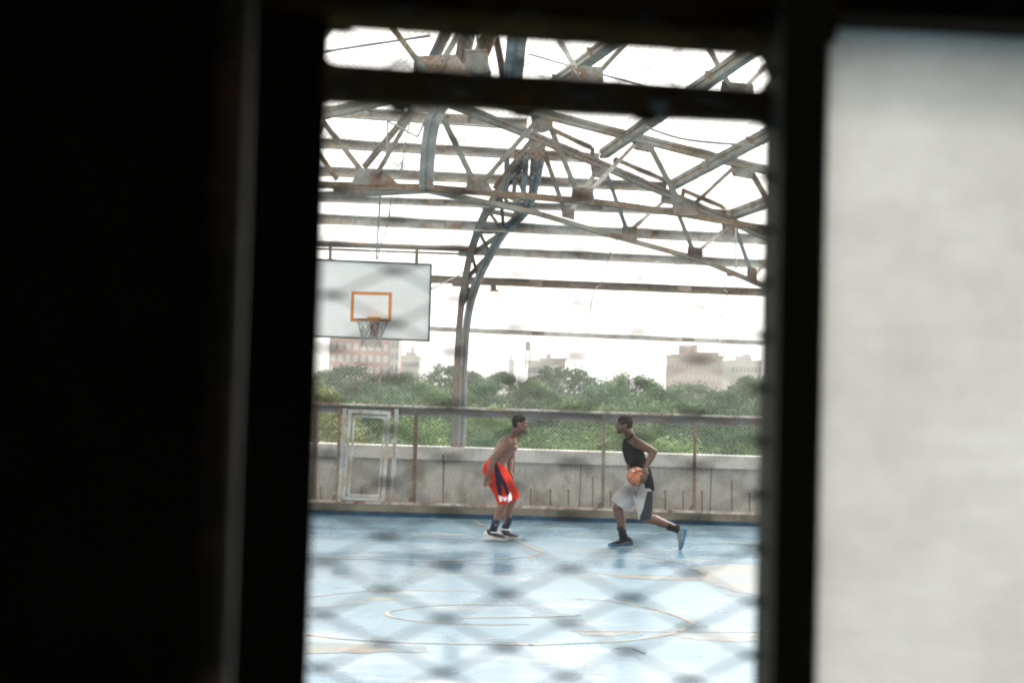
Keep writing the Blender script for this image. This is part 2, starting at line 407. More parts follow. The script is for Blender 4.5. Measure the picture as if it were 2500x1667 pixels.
for (u, v0, v1, r) in ((783, 1190, 1226, .012), (882, 1190, 1222, .008), (1082, 1112, 1228, .012), (1296, 1195, 1232, .010), (1344, 1196, 1234, .013), (1388, 1196, 1234, .013), (1447, 1165, 1236, .010), (1491, 1200, 1238, .012), (1624, 1199, 1246, .015), (1668, 1200, 1246, .012), (1714, 1200, 1248, .014), (1787, 1175, 1248, .010), (1830, 1205, 1250, .013)):  # tallest one is added, standing in for the shadow of a wall seam
    p0 = onwall(u, v1, -0.01); p1 = onwall(u, v0, -0.01)
    b = MB(); b.tube([p0, p1], r, 7); b.ellipsoid(p1, (r * 1.5, r * 1.5, r * 1.5), n=8, m=5); b.build('stub_and_seam_shade', M_STUB, fence)
# chain link: crossing diagonal wires
def chainlink(x0, x1, z0, z1, off, pitch, r, yfn):
    b = MB(); H = z1 - z0
    k = x0 - H
    while k < x1:
        for sgn in (1, -1):
            a = (k, z0) if sgn > 0 else (k, z1); c = (k + H, z1) if sgn > 0 else (k + H, z0)
            # clip in x
            def clip(p, q):
                (ax, az), (cx, cz) = p, q
                if cx < x0 or ax > x1: return None
                if ax < x0: t = (x0 - ax) / (cx - ax); ax, az = x0, az + (cz - az) * t
                if cx > x1: t = (x1 - ax) / (cx - ax); cx, cz = x1, az + (cz - az) * t
                return (ax, az), (cx, cz)
            s = clip(a, c)
            if s:
                (ax, az), (cx, cz) = s; o = off + 0.003 * sgn
                b.tube([Vector((ax, yfn(ax, o), az)), Vector((cx, yfn(cx, o), cz))], r, 4, cap=False)
        k += pitch
    return b
fm = chainlink(-6, 7.5, 0.20, ZT - 0.02, 0.02, 0.066, 0.0025, wally); fm.build('wire_mesh', M_WIRE, fence)

# upper netting above the fence
un = thing('wire_netting', 'fine wire netting stretched above the fence up to the roof edge', 'netting', wl(0, -0.05, ZT))
nm = chainlink(-6, 7.5, ZT + 0.05, 4.6, 0.22, 0.065, 0.0016, wally); nm.build('net', M_WIRE, un)

# gate
gate = thing('gate', 'pale rusty metal gate with double frame standing in the wire fence', 'gate', onwall(890, 1225, -0.07))
def gp(U, V, o=-0.07): return onwall(U, V, o)
def framebars(b, tl, tr, br, bl, t, o, prof='box'):
    c = [gp(*p, o) for p in (tl, tr, br, bl)]
    b.beam(c[0], c[1], 0.03, t, prof); b.beam(c[3], c[2], 0.03, t, prof)
    b.beam(c[0] + Vector((0, 0, t / 2)), c[3] - Vector((0, 0, t / 2)), 0.034, t, prof); b.beam(c[1] + Vector((0, 0, t / 2)), c[2] - Vector((0, 0, t / 2)), 0.034, t, prof)
b = MB(); framebars(b, (855, 1003), (950, 1008), (935, 1219), (838, 1215), 0.056, -0.08); b.build('outer_frame', M_GATE, gate)
b = MB(); framebars(b, (865, 1015), (940, 1019), (925, 1210), (851, 1207), 0.034, -0.05); b.build('inner_frame', M_GATE, gate)
b = MB(); b.beam(gp(842, 996, -0.09), gp(828, 1224, -0.09), 0.05, 0.065, 'L'); b.build('jamb', M_GATE, gate)
b = MB(); b.beam(gp(968, 998, -0.09), gp(956, 1226, -0.09), 0.05, 0.06, 'L'); b.build('jamb', M_GATE, gate)
b = MB(); c = gp(960, 1078, -0.13); b.box(c - Vector((.035, .02, .02)), c + Vector((.03, .02, .035))); c2 = gp(952, 1062, -0.13); b.tube([c2 - Vector((.05, 0, 0)), c2 + Vector((.06, 0, 0))], .012, 8); b.build('latch', M_GATE, gate)
for v in (1050, 1185):
    b = MB(); c = gp(843 - (v - 1000) * .05, v, -0.115); b.tube([c - Vector((0, 0, .05)), c + Vector((0, 0, .05))], .016, 8); b.box(c + Vector((-.03, .0, -.03)), c + Vector((.035, .012, .03))); b.build('hinge', M_GATE, gate)

# ------------------------------------------------------------------ arched column at the wall
def interp(tab, x):
    for (a, ya), (c, yc) in zip(tab, tab[1:]):
        if a <= x <= c: return ya + (yc - ya) * (x - a) / (c - a)
    return tab[0][1] if x < tab[0][0] else tab[-1][1]
ARCHD = [(350, 20.7), (420, 21.6), (500, 23.2), (565, 24.2), (620, 24.9), (680, 25.5), (740, 25.9), (800, 26.1), (2000, 26.15)]
arch = thing('arched_column', 'rusty blue-grey lattice column curving up from the wall to the roof trusses', 'column', at(1117, 1096, 26.15))
outer = [(1112, 1098), (1114, 1045), (1116, 990), (1118, 930), (1120, 870), (1124, 800), (1130, 740), (1139, 680), (1152, 620), (1170, 565), (1192, 515), (1222, 470), (1262, 415), (1302, 362)]
inner = [(1124, 1098), (1126, 1045), (1128, 990), (1129, 930), (1131, 870), (1137, 800), (1147, 740), (1167, 680), (1196, 620), (1230, 565), (1268, 528), (1290, 500), (1306, 440), (1318, 385)]
def chordpath(b, pts, w, h, prof):
    b.sweep([at(u, v, interp(ARCHD, v)) for u, v in smooth_path(pts, 4)], w, h, prof)
b = MB(); chordpath(b, [(u - 3, v) for u, v in outer], 0.16, 0.095, 'H'); b.build('outer_chord', M_DARK, arch)
b = MB(); chordpath(b, [(u + 2, v) for u, v in inner], 0.16, 0.118, 'D'); b.build('inner_chord', M_BLUE, arch)
lac = [(outer[6], inner[7]), (outer[7], inner[6]), (outer[7], inner[8]), (outer[8], inner[7]), (outer[8], inner[9]), (outer[9], inner[8]), (outer[9], inner[9]), (outer[10], inner[9]), (outer[10], inner[10]), (outer[11], inner[9]), (outer[11], inner[11]), (outer[11], inner[10]), (outer[12], inner[11]), (outer[12], inner[12]), (outer[13], inner[12])]
for i, (p, q) in enumerate(lac):
    b = MB(); b.beam(at(*p, interp(ARCHD, p[1])), at(*q, interp(ARCHD, q[1])), 0.05, 0.05 if i % 2 else 0.075, 'L'); b.build('lacing', M_RUST if i % 3 == 0 else M_GREY, arch)
for (p, q, ww) in (((1238, 372), (1236, 470), .07), ((1262, 372), (1254, 480), .06), ((1286, 375), (1276, 485), .075), ((1302, 372), (1296, 470), .06)):
    b = MB(); b.beam(at(*p, 20.8), at(*q, 22.4), .06, ww, 'H'); b.build('strut', M_RUST if ww == .06 else M_BLUE, arch)
b = MB(); c = at(1117, 1000, 26.1); b.box(c - Vector((.2, .1, .05)), c + Vector((.2, .1, .05))); b.build('collar_plate', M_STUB, arch)
for (u, v) in ((1134, 690), (1150, 616), (1186, 560), (1208, 500)):
    b = MB(); c = at(u - 16, v + 4, interp(ARCHD, v)); b.box(c - Vector((.09, .05, .035)), c + Vector((.1, .06, .035))); b.build('cleat', M_DARK, arch)

# ------------------------------------------------------------------ purlins
def purlin(p, q, dp, dq, h, prof, m, label, group='long roof beams running along the far side'):
    a = at(*p, dp); c = at(*q, dq)
    o = thing('roof_beam', label, 'beam', a, group)
    b = MB(); b.beam(a, c, 0.12, h, prof); b.build('beam_web', m, o)
    b = MB(); n = 2
    for i in range(1, n + 1):
        t = i / (n + 0.7); x = a.lerp(c, t); b.box(x - Vector((.11, .067, h * .36)), x + Vector((.11, -.055, h * .36)))
    b.build('splice_plate', M_GUSS, o)
    return o
def extl(p, q, u): # extend the line leftwards to pixel column u
    t = (u - p[0]) / (q[0] - p[0]); return (u, p[1] + (q[1] - p[1]) * t)
PUR = [
 ((793, 272), (1287, 304), 20.4, 20.4, .13, 'C', 'topmost long rust-stained beam, just below the dark crossbar'),
 ((784, 350), (1463, 387), 21.4, 21.4, .125, 'C', 'second long beam from the top, crossing behind the blue steel post'),
 ((781, 418), (1622, 457), 22.2, 22.2, .13, 'C', 'third long beam from the top, ending on the sloping truss'),
 ((779, 484), (1786, 521), 23.1, 23.1, .10, 'C', 'long pale beam just under the lower chords of the trusses'),
 ((776, 534), (1900, 586), 23.9, 24.0, .145, 'C', 'long pale beam between the trusses and the backboard pipe'),
 ((1150, 612), (1900, 646), 24.9, 25.2, .13, 'C', 'pale beam starting at the arched column level with the backboard top'),
 ((940, 677), (1920, 716), 26.25, 26.8, .125, 'I', 'brown beam from behind the backboard carrying the small floodlight'),
 ((940, 798), (1930, 840), 26.25, 26.8, .075, 'box', 'lowest thin beam, just above the distant skyline')]
for i, (p, q, dp, dq, h, prof, lab) in enumerate(PUR):
    if i < 5: p = extl(p, q, 640)
    purlin(p, q, dp, dq, h, prof, M_PALE if i not in (6,) else M_RUST, lab)
for (p, q, dp, dq, h, lab) in [
 ((1300, 246), (1530, 76), 20, 15.2, .11, 'short sloping beam rising behind the crossbar, leftmost of the right-hand rafters'),
 ((1474, 376), (1880, 92), 21.4, 15.0, .12, 'long sloping beam rising from the hip past the crossbar to the top right'),
 ((1642, 452), (1930, 298), 22.3, 17.5, .125, 'sloping beam rising to the right edge below the crossbar'),
 ((1792, 523), (1960, 462), 23.0, 19.8, .13, 'lowest sloping beam, at the right edge beside the truss ends')]:
    purlin(p, q, dp, dq, h, 'D', M_GREY, lab, 'sloping roof beams on the right')
# short rusty sag bars beside the hip
for (p, q, dp, lab) in [((1353, 318), (1447, 362), 20.6, 'short rusty angle bar above the upper end of the hip truss'),
                        ((1502, 388), (1624, 440), 21.6, 'short rusty angle bar in the middle beside the hip truss'),
                        ((1668, 464), (1768, 506), 22.6, 'short rusty angle bar at the lower end of the hip truss')]:
    o = thing('angle_bar', lab, 'steel bar', at(*p, dp), 'short rusty bars beside the hip')
    b = MB(); b.beam(at(*p, dp), at(*q, dp + .5), .05, .06, 'L'); b.build('bar', M_RUST, o)
    for e, dd in ((p, dp), (q, dp + .5)):
        b = MB(); b.beam(at(e[0], e[1] - 2, dd), at(e[0] - 2, e[1] + 28, dd), .04, .05, 'L'); b.build('hanger', M_RUST, o)

# ------------------------------------------------------------------ trusses
dA = lambda u: 19 + (u - 1040) / 826 * 2.0
dB = lambda u: 19 + (u - 1040) / 826 * 4.4
dL = lambda u: 19 + (1040 - u) / 260 * 0.7
dC = lambda u: 16.0 + (u - 1040) / 826 * 0.8
def truss(label, df, tops, bots, webs, guss, th, bh, mt, mb_, wm, tprof='D', bprof='L'):
    o = thing('roof_truss', label, 'truss', at(*bots[0], df(bots[0][0])), 'riveted roof trusses')
    for nm, pts, h, m, prof in (('top_chord', tops, th, mt, tprof), ('bottom_chord', bots, bh, mb_, bprof)):
        if not pts: continue
        b = MB()
        for p, q in zip(pts, pts[1:]):
            a = at(*p, df(p[0])); c = at(*q, df(q[0])); d = (c - a).normalized() * .006; b.beam(a - d, c + d, 0.11, h, prof)
        b.build(nm, m, o)
    for i, (p, q, ww, off) in enumerate(webs):
        b = MB(); a = at(*p, df(p[0]) + off); c = at(*q, df(q[0]) + off)
        b.beam(a, c, 0.05, ww, 'L')
        for e, t in ((a, c), (c, a)):
            d = (t - e).normalized()
            for k in (0.06, 0.13):
                x = e + d * k + Vector((0, -.03, 0)); b.tube([x + Vector((0, .01, 0)), x + Vector((0, -.008, 0))], .011, 6)
        b.build('brace', wm[i % len(wm)], o)
    for poly in guss:
        b = MB(); uc = sum(p[0] for p in poly) / len(poly); dd = df(uc) - .035
        P = [at(*p, dd) for p in poly]; b.prism(P, (0, .012, 0))
        cen = sum(P, Vector()) / len(P)
        for p in P:
            for t in (.3, .62):
                x = cen.lerp(p, t); b.tube([x + Vector((0, .002, 0)), x + Vector((0, -.010, 0))], .012, 6)
        b.build('gusset_plate', M_GUSS, o)
    return o
truss('left roof truss between the dark jamb and the blue steel post', dL,
      [(650, 318), (787, 280), (945, 243), (1080, 214)], [(650, 445), (780, 450), (1040, 457)],
      [((787, 295), (895, 433), .065, -.03), ((740, 320), (822, 438), .06, .03), ((887, 410), (1013, 258), .08, .06), ((914, 434), (1012, 266), .055, -.03), ((700, 470), (790, 300), .06, .02)],
      [[(876, 412), (935, 415), (976, 452), (856, 450)], [(983, 246), (1070, 246), (1058, 272), (1020, 276), (995, 268)]],
      .12, .085, M_GREY, M_RUST, [M_GREY, M_RUST, M_DARK, M_GREY])
truss('lower sloping chord pair running left from the foot of the blue steel post', lambda u: dL(u) + .5,
      [], [(640, 492), (778, 476), (1038, 463)], [], [[(812, 458), (884, 458), (880, 476), (818, 480)]], .1, .09, M_GREY, M_BLUE, [M_GREY])
truss('upper right roof truss, nearly level, running from the blue post to the right edge', dA,
      [(1090, 219), (1350, 285), (1555, 337), (1781, 394), (1920, 427)], [(1040, 457), (1300, 479), (1505, 498), (1652, 519), (1920, 566)],
      [((1083, 292), (1160, 450), .07, -.02), ((1174, 450), (1309, 296), .06, -.04), ((1207, 460), (1299, 340), .06, .12), ((1342, 305), (1409, 470), .065, -.02), ((1432, 476), (1550, 352), .05, -.04),
       ((1586, 355), (1660, 496), .07, -.02), ((1690, 503), (1793, 408), .05, -.04), ((1832, 415), (1880, 500), .075, -.02)],
      [[(1142, 428), (1180, 428), (1205, 468), (1136, 465)], [(1296, 284), (1352, 292), (1346, 318), (1322, 326), (1300, 320)], [(1542, 344), (1600, 358), (1590, 374), (1548, 366)],
       [(1397, 456), (1448, 460), (1452, 500), (1394, 496)], [(1640, 492), (1692, 496), (1704, 526), (1644, 524)], [(1784, 402), (1842, 414), (1834, 438), (1788, 430)]],
      .105, .085, M_GREY, M_RUST, [M_GREY, M_GREY, M_RUST, M_GREY, M_PALE])
truss('steeper right roof truss descending along the hip below the level truss', dB,
      [(1080, 245), (1310, 336), (1476, 406), (1640, 478), (1860, 573), (1930, 604)], [(1036, 462), (1310, 519), (1505, 577), (1711, 633), (1866, 697), (1940, 728)],
      [((1326, 365), (1380, 518), .06, -.02), ((1394, 516), (1458, 415), .06, .03), ((1482, 425), (1530, 560), .055, -.02), ((1542, 560), (1622, 490), .05, .03), ((1650, 505), (1694, 616), .06, -.02), ((1704, 614), (1778, 552), .05, .03), ((1797, 560), (1836, 668), .06, -.02), ((1846, 668), (1900, 600), .05, .02)],
      [[(1290, 340), (1334, 352), (1326, 392), (1294, 384)], [(1440, 396), (1490, 414), (1480, 438), (1446, 432)], [(1616, 466), (1656, 484), (1652, 502), (1612, 496)],
       [(1370, 505), (1404, 512), (1402, 538), (1372, 530)], [(1520, 550), (1556, 556), (1556, 592), (1516, 580)], [(1680, 600), (1714, 606), (1716, 636), (1678, 624)], [(1762, 546), (1806, 556), (1796, 574), (1764, 570)], [(1824, 650), (1848, 656), (1848, 692), (1824, 682)]],
      .10, .075, M_DARK, M_GREY, [M_GREY, M_PALE, M_BLUE, M_PALE])
truss('nearest high roof truss seen above the dark crossbar', dC,
      [(600, 2), (1250, 4), (1960, 40)], [(600, 190), (1075, 196), (1430, 208), (1960, 248)],
      [((950, 58), (1038, 172), .058, -.02), ((1066, 172), (1124, 76), .062, -.03), ((1362, 92), (1422, 194), .058, -.02), ((1452, 188), (1530, 104), .05, -.03), ((1730, 116), (1783, 212), .058, -.02), ((1815, 220), (1880, 150), .05, -.03), ((830, 40), (700, 190), .05, .02)],
      [[(1010, 138), (1112, 133), (1148, 180), (1140, 200), (1010, 196)], [(1394, 160), (1472, 164), (1474, 212), (1380, 206), (1378, 196), (1396, 182)], [(1762, 198), (1840, 206), (1840, 240), (1758, 236)]],
      .1, .09, M_GREY, M_RUST, [M_GREY, M_GREY, M_PALE])
bp = thing('steel_post', 'thick blue riveted steel post between the left and right roof trusses', 'post', at(1040, 458, 18.9))
P = [at(u, v, 18.85) for u, v in smooth_path([(1040, 460), (1043, 400), (1050, 330), (1062, 285), (1092, 232)], 5)]
b = MB(); b.sweep(P, .12, .165, 'D'); b.build('post_flanges', M_BLUE, bp)
b = MB(); b.sweep([p + Vector((0, -.03, 0)) for p in P], .02, .022, 'box'); b.build('post_seam', M_STUB, bp)
up = thing('steel_column', 'blue steel column with a curved rusty flange above the crossbar', 'column', at(1250, 245, 17.5))
b = MB(); b.beam(at(1246, 250, 17.5), at(1268, 40, 16.5), .14, .20, 'D'); b.build('shaft', M_BLUE, up)
b = MB(); pp = [at(u, v, 17.3) for u, v in smooth_path([(1236, 230), (1222, 150), (1212, 100), (1196, 40)], 3)]
b.sweep(pp, .12, .075, 'C')
b.build('curved_flange', M_RUST, up)
db = thing('rafter', 'dark pair of beams behind the large lamp above the crossbar', 'beam', at(1060, 140, 17))
for (p, q, ww) in (((1056, 150), (1100, 55), .10), ((1122, 190), (1146, 50), .16), ((1168, 150), (1205, 60), .15)):
    b = MB(); b.beam(at(*p, 17.2), at(*q, 16.6), .1, ww, 'D'); b.build('beam_web', M_DARK, db)

# ------------------------------------------------------------------ backboard and hoop
YB = 24.6
bb = thing('backboard', 'white basketball backboard with orange square and netted hoop', 'backboard', at(905, 830, YB))
def bq(u, v, o=0.0): return at(u, v, YB + o)
tl, tr, br, bl = (752, 633), (1053, 646), (1047, 832), (746, 820)
M_BOARD = plain('board_white', (0.80, 0.80, 0.79), 0.5, 0.4, 0.06, 3)
b = MB(); b.prism([bq(*p) for p in (tl, tr, br, bl)], (0, .03, 0)); b.build('board', M_BOARD, bb)
M_TRIM = plain('board_trim', (0.09, 0.12, 0.115), 0.6, 0.3, 0.3, 6)
b = MB(); c = [bq(*p, .012) for p in (tl, tr, br, bl)]
for i in range(4):
    d = (c[(i + 1) % 4] - c[i]).normalized() * .012 * (1 if i % 2 == 0 else -1)
    b.beam(c[i] - d, c[(i + 1) % 4] + d, .06 if i % 2 else .064, .026)
b.build('border', M_TRIM, bb)
M_SQ = plain('square_orange', (0.60, 0.25, 0.075), 0.6, 0.3, 0.2, 10)
def lerp2(p, q, t): return (p[0] + (q[0] - p[0]) * t, p[1] + (q[1] - p[1]) * t)
b = MB(); so_, si_ = [(858, 711), (957, 714), (955, 786), (855, 785)], [(865, 719), (949, 721), (948, 778), (863, 777)]
for i in range(4):
    j = (i + 1) % 4; b.prism([bq(*so_[i], -.004), bq(*so_[j], -.004), bq(*si_[j], -.004), bq(*si_[i], -.004)], (0, .003, 0))
b.build('target_square', M_SQ, bb)
RC = bq(910, 781, -0.39); RR = 0.235
hp = MB(); hp.tube([RC + Vector((math.cos(t) * RR, math.sin(t) * RR, 0)) for t in [i * math.pi / 16 for i in range(33)]], .011, 8, cap=False)
M_HOOP = steel('hoop_metal', (0.16, 0.075, 0.045), rust=(0.12, 0.06, 0.04), amount=.4, scale=6)
hoop = hp.build('hoop', M_HOOP, bb)
b = MB(); b.box(RC + Vector((-.10, .20, -.01)), RC + Vector((.09, .386, .055))); b.build('bracket', M_SQ, hoop)
b = MB(); b.prism([RC + Vector((x, y, z)) for x, y, z in ((-.07, .383, -.02), (.07, .383, -.02), (.055, .383, -.24), (-.055, .383, -.24))], (0, -.03, 0)); b.box(RC + Vector((-.02, .23, -.06)), RC + Vector((.02, .36, -.012)))
b.build('bracket_plate', plain('bracket_red', (0.22, 0.06, 0.05), .6, .3), hoop)
b = MB(); N = 12; lv = [(0, .235), (-.10, .20), (-.20, .165), (-.30, .145), (-.40, .15)]
for k in range(N):
    for s in (1, -1):
        pts = []
        for i, (z, r) in enumerate(lv):
            a = 2 * math.pi * (k + s * i * 0.5) / N; a += random.uniform(-.06, .06) if i else 0
            pts.append(RC + Vector((math.cos(a) * r + z * .04, math.sin(a) * r, z)))
        b.tube(pts, .0065, 5)
b.build('net', plain('net_cord', (0.33, 0.35, 0.32), .9, .1), hoop)
for (p, q) in (((807, 596), (806, 634)), ((1018, 606), (1017, 645))):
    b = MB(); b.beam(bq(*p, .02), bq(*q, .02), .04, .05, 'box'); c = bq(*q, -.01); b.box(c - Vector((.07, .02, .012)), c + Vector((.07, .02, .012))); b.build('hanger', M_RUST, bb)
b = MB(); b.tube([bq(1053, 706, .03), at(1136, 664, 25.6)], .012, 6); b.build('stay_rod', M_GREY, bb)
pipe = thing('support_pipe', 'dark double pipe carrying the basketball backboard from above', 'pipe', at(773, 596, YB))
b = MB(); b.tube([at(620, 590, YB + .05), at(1156, 608, YB + .4)], .045, 12); b.build('upper_pipe', M_DARK, pipe, True)
b = MB(); b.beam(at(620, 602, YB + .12), at(1146, 621, YB + .45), .05, .03); b.build('lower_bar', M_RUST, pipe)

# ------------------------------------------------------------------ floodlights, cables, box
fl = thing('floodlight', 'small glowing floodlight hanging under the brown beam right of the arched column', 'lamp', at(1205, 712, 26.1))
c = at(1206, 714, 26.1)
b = MB(); b.prism([c + Vector(p) for p in ((-.10, -.1, -.045), (.11, -.1, -.05), (.075, -.1, .035), (-.06, -.1, .04))], (0, .2, 0)); b.build('housing', M_GUSS, fl)
M_GLOW, gnt, gb = mat('lamp_glass', .4, .5); gb.inputs['Base Color'].default_value = (.8, .6, .4, 1); gb.inputs['Emission Color'].default_value = (1, .72, .45, 1); gb.inputs['Emission Strength'].default_value = 0.9
b = MB(); b.prism([c + Vector(p) for p in ((-.085, -.105, -.035), (.095, -.105, -.04), (.075, -.105, .0), (-.065, -.105, .004))], (0, -.006, 0)); b.box(c + Vector((-.08, -.09, -.058)), c + Vector((.09, .08, -.047))); b.build('lens', M_GLOW, fl)
b = MB(); b.beam(c + Vector((0, 0, .03)), c + Vector((-.03, 0, .16)), .05, .09, 'C'); b.build('bracket', M_DARK, fl)
lp = thing('lamp', 'large grey drum shaped lamp on the high truss above the crossbar', 'lamp', at(1165, 150, 16.6))
def lq(u, v): return at(u, v, 16.4)
b = MB()
b.prism([lq(1137, 127), (lq(1188, 126)), (lq(1192, 150)), lq(1199, 176), lq(1166, 180), lq(1128, 166), lq(1136, 150)], (0, .3, 0))
b.build('drum', plain('lamp_drum', (.22, .22, .205), .6, .3, .3, 6), lp)
b = MB(); b.beam(lq(1186, 124), lq(1193, 176), .02, .03); b.beam(lq(1135, 124), lq(1190, 124), .03, .02); b.build('rim', M_GREY, lp)
b = MB(); b.tube([lq(1126, 165), lq(1139, 148), lq(1142, 130)], .008, 6); b.tube([lq(1150, 126), lq(1155, 104), lq(1148, 88)], .01, 6); b.tube([lq(1165, 126), lq(1166, 80)], .012, 6); b.build('bracket', M_GREY, lp)
jb = thing('junction_box', 'small box on the end of a thin rod below the hip truss', 'electrical box', at(1781, 672, 22.9))
b = MB(); c = at(1783, 668, 22.9); b.box(c - Vector((.05, .05, .035)), c + Vector((.06, .05, .035))); b.build('box_body', M_GUSS, jb)
b = MB(); b.tube([at(1796, 556, 22.8), at(1797, 660, 22.9)], .012, 6); b.build('conduit', M_PALE, jb)
def cable(pts, r, label):
    b = MB(); b.tube([at(*p) for p in smooth_path(pts, 4)], r * 1.6, 5)
    o = b.build('cable', M_WIRE, origin=at(*pts[0])); tag(o, label, 'cable', 'thin cables under the roof')
cable([(1509, 578, 24), (1486, 626, 25), (1467, 692, 26), (1450, 712, 26), (1434, 800, 26.2), (1432, 815, 26.2)], .006, 'thin drooping cable in the middle of the open sky under the hip truss')
cable([(1780, 676, 23), (1768, 705, 24), (1775, 718, 26), (1762, 770, 26), (1752, 832, 26.2)], .006, 'thin cable dropping from the small junction box')
cable([(928, 470, 19.6), (926, 520, 21), (921, 590, 24), (919, 634, 24.5)], .008, 'thin cord hanging straight down to the top of the backboard')
cable([(955, 480, 19.7), (948, 540, 21), (928, 600, 24), (923, 634, 24.5)], .006, 'slanting cord beside the straight one above the backboard')
cable([(946, 297, 19), (944, 360, 19), (940, 400, 19)], .007, 'short thin cord hanging behind the left truss braces')
cable([(1000, 300, 19), (990, 350, 20), (978, 430, 20)], .006, 'thin bent wire left of the blue post')
cable([(946, 297, 19), (975, 310, 18.9), (1017, 333, 18.8), (1023, 326, 18.8), (1040, 290, 18.8)], .008, 'bent wire bracket looping beside the blue post')
cable([(700, 147, 17), (793, 127, 17), (920, 107, 17), (1051, 88, 17)], .010, 'brown wire crossing the sky at the top left of the opening')
cable([(1290, 132, 19), (1391, 161, 19), (1564, 208, 19), (1640, 232, 19)], .008, 'dark wire sloping down to the right above the crossbar')
cable([(1574, 310, 17), (1660, 338, 17), (1760, 350, 17), (1840, 355, 17)], .008, 'sagging wire under the crossbar near the right edge')
cable([(1585, 476, 24), (1565, 512, 24), (1548, 545, 24)], .005, 'short thin wire between the chords of the right trusses')

# overhead net
rn = thing('roof_netting', 'fine wire netting under the roof steel above and below the crossbar', 'netting', at(1300, 400, 18.4))
rm = chainlink(-3.2, 3.6, 4.35, 6.4, 0, 0.075, 0.0022, lambda x, o: 18.3 + o); rm.build('net', M_WIRE, rn)

# ------------------------------------------------------------------ trees beyond the wall
def leafmat(name, dark, light):
    m, nt, b = mat(name, 0.7, 0.2)
    f = noise(nt, 0.55, 4, 0.6); g = noise(nt, 6.0, 3, 0.6)
    c = ramp(nt, f, [(0.32, dark), (0.68, light)])
    c = mix(nt, ramp(nt, g, [(0.4, (0, 0, 0)), (0.7, (0.6,) * 3)]), c, tuple(min(1, x * 1.5) for x in light))
    oi = nt.nodes.new('ShaderNodeObjectInfo')
    hv = nt.nodes.new('ShaderNodeHueSaturation'); nt.links.new(c, hv.inputs['Color'])
    mr = nt.nodes.new('ShaderNodeMapRange'); mr.inputs['To Min'].default_value = 0.75; mr.inputs['To Max'].default_value = 1.25
    nt.links.new(oi.outputs['Random'], mr.inputs['Value']); nt.links.new(mr.outputs[0], hv.inputs['Value'])
    nt.links.new(hv.outputs[0], b.inputs['Base Color'])
    t = nt.nodes.new('ShaderNodeBsdfTranslucent'); nt.links.new(hv.outputs[0], t.inputs['Color'])
    ms = nt.nodes.new('ShaderNodeMixShader'); ms.inputs[0].default_value = 0.25
    nt.links.new(b.outputs[0], ms.inputs[1]); nt.links.new(t.outputs[0], ms.inputs[2]); nt.links.new(ms.outputs[0], nt.nodes['Material Output'].inputs['Surface'])
    return m
M_LEAF = [leafmat('leaf_dark', (0.028, 0.07, 0.034), (0.062, 0.13, 0.055)), leafmat('leaf_mid', (0.045, 0.098, 0.042), (0.088, 0.162, 0.06)), leafmat('leaf_light', (0.09, 0.165, 0.055), (0.175, 0.265, 0.09)), leafmat('leaf_yellow', (0.12, 0.145, 0.04), (0.20, 0.22, 0.07))]
M_BARK = plain('bark', (0.09, 0.07, 0.05), .9, .1, .4, 3)
def crown_bm(rx, rz, nclump, nleaf, size, seed):
    rd = random.Random(seed); b = MB()
    for i in range(nclump):
        p = Vector((rd.gauss(0, 1), rd.gauss(0, 1), rd.gauss(.25, 1))).normalized() * (rd.uniform(.72, .86) if i % 5 else rd.uniform(.2, .6))
        c = Vector((p.x * rx, p.y * rx, p.z * rz)); cr = rx * rd.uniform(.13, .25)
        for k in range(nleaf):
            d = Vector((rd.gauss(0, 1), rd.gauss(0, 1), rd.gauss(0, 1))).normalized()
            q = c + Vector((d.x * cr, d.y * cr, d.z * cr * .75)) * (rd.random() ** .35)
            n = (d + Vector((rd.gauss(0, .35), rd.gauss(0, .35), rd.gauss(.2, .35)))).normalized()
            x = n.orthogonal().normalized(); y = n.cross(x); a = rd.uniform(0, 6.28); s = size * rd.uniform(.6, 1.3)
            u = (x * math.cos(a) + y * math.sin(a)) * s; v = n.cross(u) * .6
            b.add([q - u, q - v * .8, q + u, q + v], [[0, 1, 2, 3]])
    return b
CR = {}
for ki, (rx, rz, nc, nl, sz) in {'far': (4.6, 4.8, 90, 150, .15), 'mid': (3.8, 4.2, 90, 150, .11), 'near': (3.2, 3.6, 90, 160, .075)}.items():
    for li in range(4):
        CR[ki, li] = [crown_bm(rx, rz, nc, nl, sz, 100 + sd + li * 9).mesh('crown', M_LEAF[li]) for sd in range(2)]
def trunk_mesh(h, r):
    b = MB(); b.tube([(0, 0, 0), (.1, 0, h * .4), (-.1, .1, h * .75), (0, 0, h)], [r, r * .8, r * .6, r * .25], 9)
    for i in range(5):
        a = i * 1.3; z = h * (.55 + .07 * i); b.tube([(0, 0, z), (math.cos(a) * 1.2, math.sin(a) * 1.2, z + 1.2), (math.cos(a) * 2.2, math.sin(a) * 2.2, z + 2.8)], [r * .4, r * .28, r * .1], 6)
    return b.mesh('trunk', M_BARK)
TR = {k: trunk_mesh(h, r) for k, h, r in (('far', 15, .4), ('mid', 14, .35), ('near', 13, .3))}
TN = {0: 'dark green', 1: 'mid green', 2: 'light green', 3: 'yellowish'}
rt = random.Random(5)
